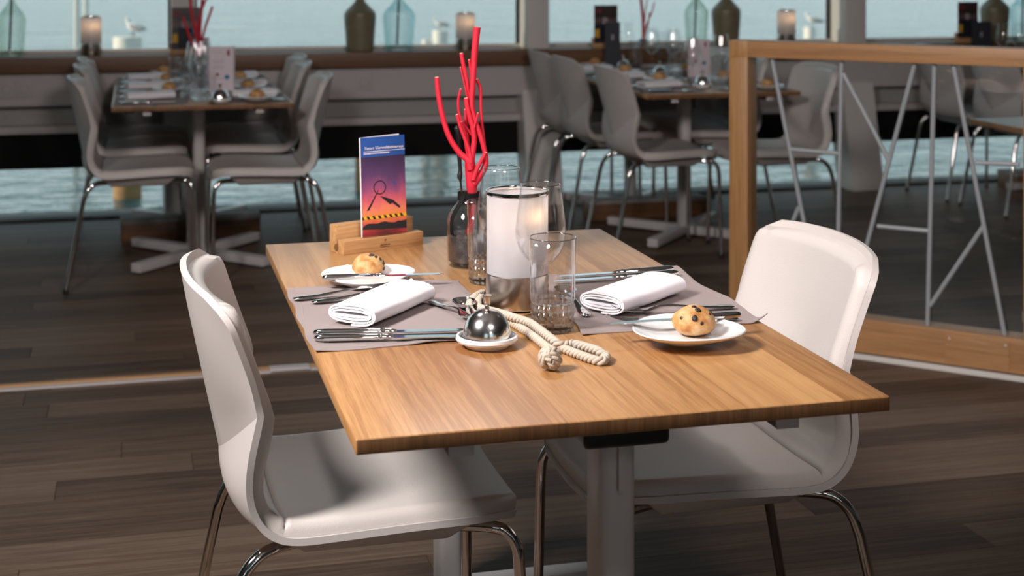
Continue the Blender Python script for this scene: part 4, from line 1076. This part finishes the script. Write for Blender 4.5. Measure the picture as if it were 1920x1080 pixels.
# glasses and centre pieces, left table
i = 0
for (x, y, k, lab) in ((.275, 6.60, 'w', 'wine glass on the left window table, first of the row, nearest us'), (.31, 6.80, 'w', 'wine glass on the left window table, second of the row'), (.275, 6.98, 'w', 'wine glass on the left window table, third of the row'), (.31, 7.17, 'w', 'wine glass on the left window table, fourth of the row'),
        (.27, 6.48, 't', 'crystal tumbler on the left window table, nearest us'), (.235, 6.70, 't', 'crystal tumbler on the left window table left of the wine glasses'), (.195, 7.03, 't', 'crystal tumbler on the left window table behind the wine glasses'), (.30, 7.08, 't', 'crystal tumbler on the left window table nearest the window')):
    put(wg if k == 'w' else tb, x, y, TT, i*.4, lab, WT if k == 'w' else TBT); i += 1
for (x, y, lab) in ((.355, 6.40, 'steel domed butter dish at the near edge of the left window table'), (.31, 7.41, 'steel domed butter dish in the middle of the left window table')):
    put(bell, x, y, TT, 0, lab, BT)
def menu_card(px0, px1, pt, pb_, zb, label, cols=True):
    a, b = tp(px0, pb_, zb), tp(px1, pb_, zb); Y = a.x*sn + a.y*cs; w = (px1 - px0)*Y/FPX; h = (pb_ - pt)*Y/FPX
    t = thing('menu_card', label, 'menu', (a.x, a.y, zb), -TH + .05)
    c_ = M().box(0, w, 0, .0012, 0, h).build('front_leaf', paper_pink, t, smooth=0)
    bk_ = M().add([(0, .0016, 0), (w, .055, 0), (w, .055, h*.99), (0, .0016, h*.99), (0, .0028, 0), (w, .0562, 0), (w, .0562, h*.99), (0, .0028, h*.99)], [(0, 1, 2, 3), (7, 6, 5, 4), (0, 4, 5, 1), (1, 5, 6, 2), (2, 6, 7, 3), (3, 7, 4, 0)]).build('back_leaf', paper_pink, t, smooth=0)
    def disc(cx, cz, rx, rz_, mat, name): 
        mm = M(); n = 20; mm.add([(cx*w + rx*w*cos(2*pi*k/n), -.0004, cz*h + rz_*h*sin(2*pi*k/n)) for k in range(n)], [tuple(range(n))]); mm.build(name, mat, c_, smooth=0)
    if cols:
        disc(.80, .87, .055, .07, ink_red, 'red_emblem'); disc(.74, .38, .10, .05, ink_blue, 'blue_dot'); disc(.35, .43, .06, .035, ink_red, 'red_mark')
        for z in (.885, .72, .69, .66, .60, .57, .54, .35): M().box(.12*w, (.55 if z > .8 else .62)*w, -.0004, 0, z*h, z*h + .008*h).build('print_line', ink_grey, c_, smooth=0)
    else: disc(.5, .75, .14, .10, ink_red, 'red_emblem')
    return t
menu_card(392, 437, 87, 180, TT + .0105, 'pinkish menu card with a blue dot standing on the left window table')
menu_card(371, 389, 70, 150, TT + .0105, 'smaller grey menu card behind the tall one on the left window table', False)
def bottle_spray(x, y, label, label2, sticks):
    j = put(jar, x, y, TT, .4, label, tree_of(jar))
    t = thing('red_branches', label2, 'branches', (x, y, TT))
    for pts, r in sticks: tube(spline([V(p) for p in pts], 5), r, 8).build('branch', red_m, t)
sticks1 = [([(0, 0, .10), (-.01, .01, .25), (-.03, .02, .36), (-.035, .02, .42)], .007), ([(0.005, 0, .10), (.01, 0, .28), (.02, .01, .40), (.026, .01, .47)], .008), ([(0, .01, .12), (.03, .02, .26), (.07, .03, .38)], .006), ([(0, .0, .12), (-.04, .02, .24), (-.07, .03, .33)], .006), ([(0.0, .01, .15), (.0, .03, .30), (.05, .03, .44)], .005)]
bottle_spray(.30, 7.28, 'bottle vase with gravel on the left window table', 'red branches in the bottle on the left window table', sticks1)
# right table centre pieces
for k, (x, y, lab) in enumerate(((1168, 131, 'furthest'), (1237, 145, 'middle'), (1317, 164, 'nearest'))):
    c = tp(x, y); put(bell, c.x, c.y, TT, 0, 'steel domed butter dish on the table behind the post, %s of three' % lab, BT)
for k, (x, y, lab) in enumerate(((1150, 122, 'first'), (1178, 118, 'second'), (1222, 131, 'third'), (1262, 134, 'fourth'), (1299, 158, 'fifth'), (1352, 150, 'sixth'))):
    c = tp(x, y); put(wg, c.x, c.y, TT, k, 'wine glass on the table behind the post, %s counted from the window end' % lab, WT)
for k, (x, y, lab) in enumerate(((1192, 128, 'at the window end'), (1266, 148, 'in the middle'), (1349, 166, 'beside the post'))):
    c = tp(x, y); put(tb, c.x, c.y, TT, k, 'crystal tumbler on the table behind the post, ' + lab, TBT)
menu_card(1290, 1331, 74, 145, TT + .0105, 'pinkish menu card with a blue dot on the table behind the post')
c = tp(1206, 121); bottle_spray(c.x, c.y, 'bottle vase with gravel on the table behind the post', 'thin red branches in the bottle on the table behind the post', [([(0, 0, .10), (0, 0, .2), (-.005, 0, .30), (-.02, .01, .45)], .009), ([(0, 0, .12), (.03, 0, .24), (.04, 0, .30)], .005), ([(.0, 0, .12), (.02, .01, .22), (.06, .02, .30), (.075, .02, .36)], .004), ([(0, 0, .15), (.01, 0, .28), (.03, .01, .40)], .004)])
def acrylic(px, py, label):
    c = tp(px, py); t = M().box(-.05, .05, -.0015, .0015, .004, .20).build('acrylic_stand', acrylic_m, None, smooth=0); M().box(-.05, .05, -.03, .03, 0, .004).build('base', acrylic_m, t, smooth=0)
    t.location = (c.x, c.y, TT + .0); t.rotation_euler = (0, 0, -TH); tag(t, label, 'sign holder')
acrylic(1246, 127, 'empty clear acrylic stand on the table behind the post')

# ------------------------------------------------------------------ things on the window ledge
ZL = .847
def demijohn(px0, px1, pbase, mat, label, stalk=False, shoulder=.62):
    c = tp((px0 + px1)/2, pbase, ZL); yy = min(8.10, max(7.98 + (px1 - px0)*.0, 8.06)); 
    d = V((((px0 + px1)/2 - 960)/FPX*cs + sn, -((px0 + px1)/2 - 960)/FPX*sn + cs, 0)); q = d*(yy/d.y); Y = q.x*sn + q.y*cs
    r = min((px1 - px0)/2*Y/FPX, .092)
    t = thing('demijohn', label, 'bottle', (q.x, q.y, ZL))
    o_ = spline([(r*.80, .0, 0), (r*.86, .015, 0), (r*.93, .10, 0), (r, .185, 0), (r*.93, .215, 0), (r*.55, .25, 0), (r*.27, .285, 0), (r*.22, .36, 0)], 5)
    prof = [(0, 0)] + [(p.x, p.y) for p in o_] + [(r*.28, .362), (r*.28, .378), (r*.18, .378)]
    inn = [(max(.004, p.x - .004), p.y + (.004 if p.y < .02 else 0)) for p in o_][::-1] + [(0, .008)]
    lathe(prof + inn, 36).build('glass_body' if stalk else 'body', mat, t, smooth=50)
    if stalk:
        tube(spline([(-.01, 0, .03), (-.004, 0, .2), (.004, 0, .34), (.03, .01, .46), (.05, .0, .6)], 4), .006, 8).build('stalk', stalk_m, t)
        tube(spline([(.004, 0, .34), (-.02, .01, .44), (-.03, 0, .56)], 4), .004, 8).build('stalk', stalk_m, t)
    return t
demijohn(-4, 48, 104, green_glass, 'pale green glass bottle with a dark stalk at the left end of the ledge', True)
demijohn(645, 705, 92, olive_m, 'opaque olive brown demijohn on the ledge left of the red branches')
demijohn(717, 779, 91, aqua_glass, 'clear aqua glass demijohn with a stalk beside the olive one', True)
demijohn(1283, 1328, 80, green_glass, 'pale green glass demijohn with a stalk above the middle of the right ledge', True)
demijohn(1334, 1389, 80, olive_m, 'opaque olive brown demijohn on the ledge above the balustrade corner')
demijohn(1838, 1892, 75, olive_m, 'opaque olive brown demijohn at the far right end of the ledge')
demijohn(1893, 1945, 72, aqua_glass, 'clear aqua glass demijohn cut by the right picture edge', True)
def ledge_lantern(px, label):
    d = V(((px - 960)/FPX*cs + sn, -(px - 960)/FPX*sn + cs, 0)); q = d*(8.06/d.y)
    dup(lan, (q.x, q.y, ZL), .5, label, None, LT)
    l2 = lp.copy(); l2.energy = .05; o2 = bpy.data.objects.new('candle_light', l2); COL.objects.link(o2); o2.location = (q.x + .008, q.y - .022, ZL + .155)
ledge_lantern(170.5, 'frosted candle lantern on the ledge at the left window'); ledge_lantern(872.5, 'frosted candle lantern on the ledge left of the centre mullion'); ledge_lantern(1474.5, 'frosted candle lantern on the ledge above the balustrade rail')
def photo_leaflet(px0, px1, pt, pb_, label, hl):
    pc = (px0 + px1)/2; d = V(((pc - 960)/FPX*cs + sn, -(pc - 960)/FPX*sn + cs, 0)); yy = 7.955; q = d*(yy/d.y); Y = q.x*sn + q.y*cs
    w = (px1 - px0)*Y/FPX; h = (pb_ - pt)*Y/FPX
    hh = thing('leaflet_holder', hl, 'holder', (q.x, q.y, ZL))
    M().box(-.08, .08, -.022, -.004, 0, .03).build('front_block', oak_x, hh, bevel=.002); M().box(-.08, .08, .004, .022, 0, .06).build('back_block', oak_x, hh, bevel=.002); M().box(-.08, .08, -.004, .004, 0, .010).build('slot_floor', oak_x, hh)
    l_ = thing('leaflet', label, 'leaflet', (q.x, q.y, ZL + .0105))
    c_ = M().box(-w/2, w/2, -.0015, .0015, 0, h).build('cover', photo_m, l_, smooth=0); uv_planar(c_, -w/2, w/2, 0, h)
    def patch(x0, x1, z0, z1, mat, name): M().box((x0 - .5)*w, (x1 - .5)*w, -.0019, -.0014, z0*h, z1*h).build(name, mat, c_, smooth=0)
    patch(.05, .22, .22, .42, ink_yellow, 'printed_yellow_patch'); patch(.25, .72, .10, .55, navy_m, 'printed_dark_figure'); patch(.36, .56, .52, .70, ink_grey, 'printed_pale_patch'); patch(.62, .78, .42, .52, ink_blue, 'printed_blue_patch'); patch(.05, .3, .82, .9, ink_red, 'printed_red_patch')
photo_leaflet(322, 374, 14, 99, 'dark photo leaflet in front of the left mullion', 'small oak holder with a dark leaflet before the left mullion')
photo_leaflet(1113, 1159, 8, 85, 'dark photo leaflet on the ledge right of the centre mullion', 'small oak holder with a dark leaflet right of the centre mullion')
photo_leaflet(1794, 1836, 3, 76, 'dark photo leaflet on the ledge near the right picture edge', 'small oak holder with a dark leaflet near the right picture edge')
def navy_menu(x, y, z, w, h, rz, label):
    t = thing('menu_folder', label, 'menu', (x, y, z), rz)
    f_ = M().box(-w/2, w/2, -.001, .001, 0, h).build('front_cover', navy_m, t, smooth=0)
    M().add([(-w/2, .0012, 0), (w/2, .04, 0), (w/2, .04, h), (-w/2, .0012, h), (-w/2, .003, 0), (w/2, .042, 0), (w/2, .042, h), (-w/2, .003, h)], [(0, 1, 2, 3), (7, 6, 5, 4), (0, 4, 5, 1), (1, 5, 6, 2), (2, 6, 7, 3), (3, 7, 4, 0)]).build('back_cover', navy_m, t, smooth=0)
    M().box(-.006, .006, -.0014, -.0009, h*.62, h*.74).build('small_emblem', ink_grey, f_, smooth=0)
c = tp(1131, 126); navy_menu(c.x + .005, 7.80, TT, .085, .26, -TH, 'dark navy menu folder at the window end of the table behind the post')
c = at(1840, 100, 8.85); navy_menu(c.x, c.y, TT, .118, .235, -TH, 'dark navy menu folder standing on the far right table')
for px_, lab in ((1881, 'first of the pair'), (1911, 'second, at the picture edge')):
    c = at(px_, 110, 8.72); put(wg, c.x, c.y, TT, 0, 'wine glass showing above the balustrade rail, ' + lab, WT)

# lettering as plain meshes
dg = bpy.context.evaluated_depsgraph_get()
for o in [q for q in COL.objects if q.type == 'FONT']:
    me = bpy.data.meshes.new_from_object(o.evaluated_get(dg)); n = o.name
    q = bpy.data.objects.new('lettering', me); COL.objects.link(q); q.parent = o.parent; q.matrix_local = o.matrix_local.copy()
    q.location, q.rotation_euler, q.scale = o.location, o.rotation_euler, o.scale
    bpy.data.objects.remove(o); q.name = n
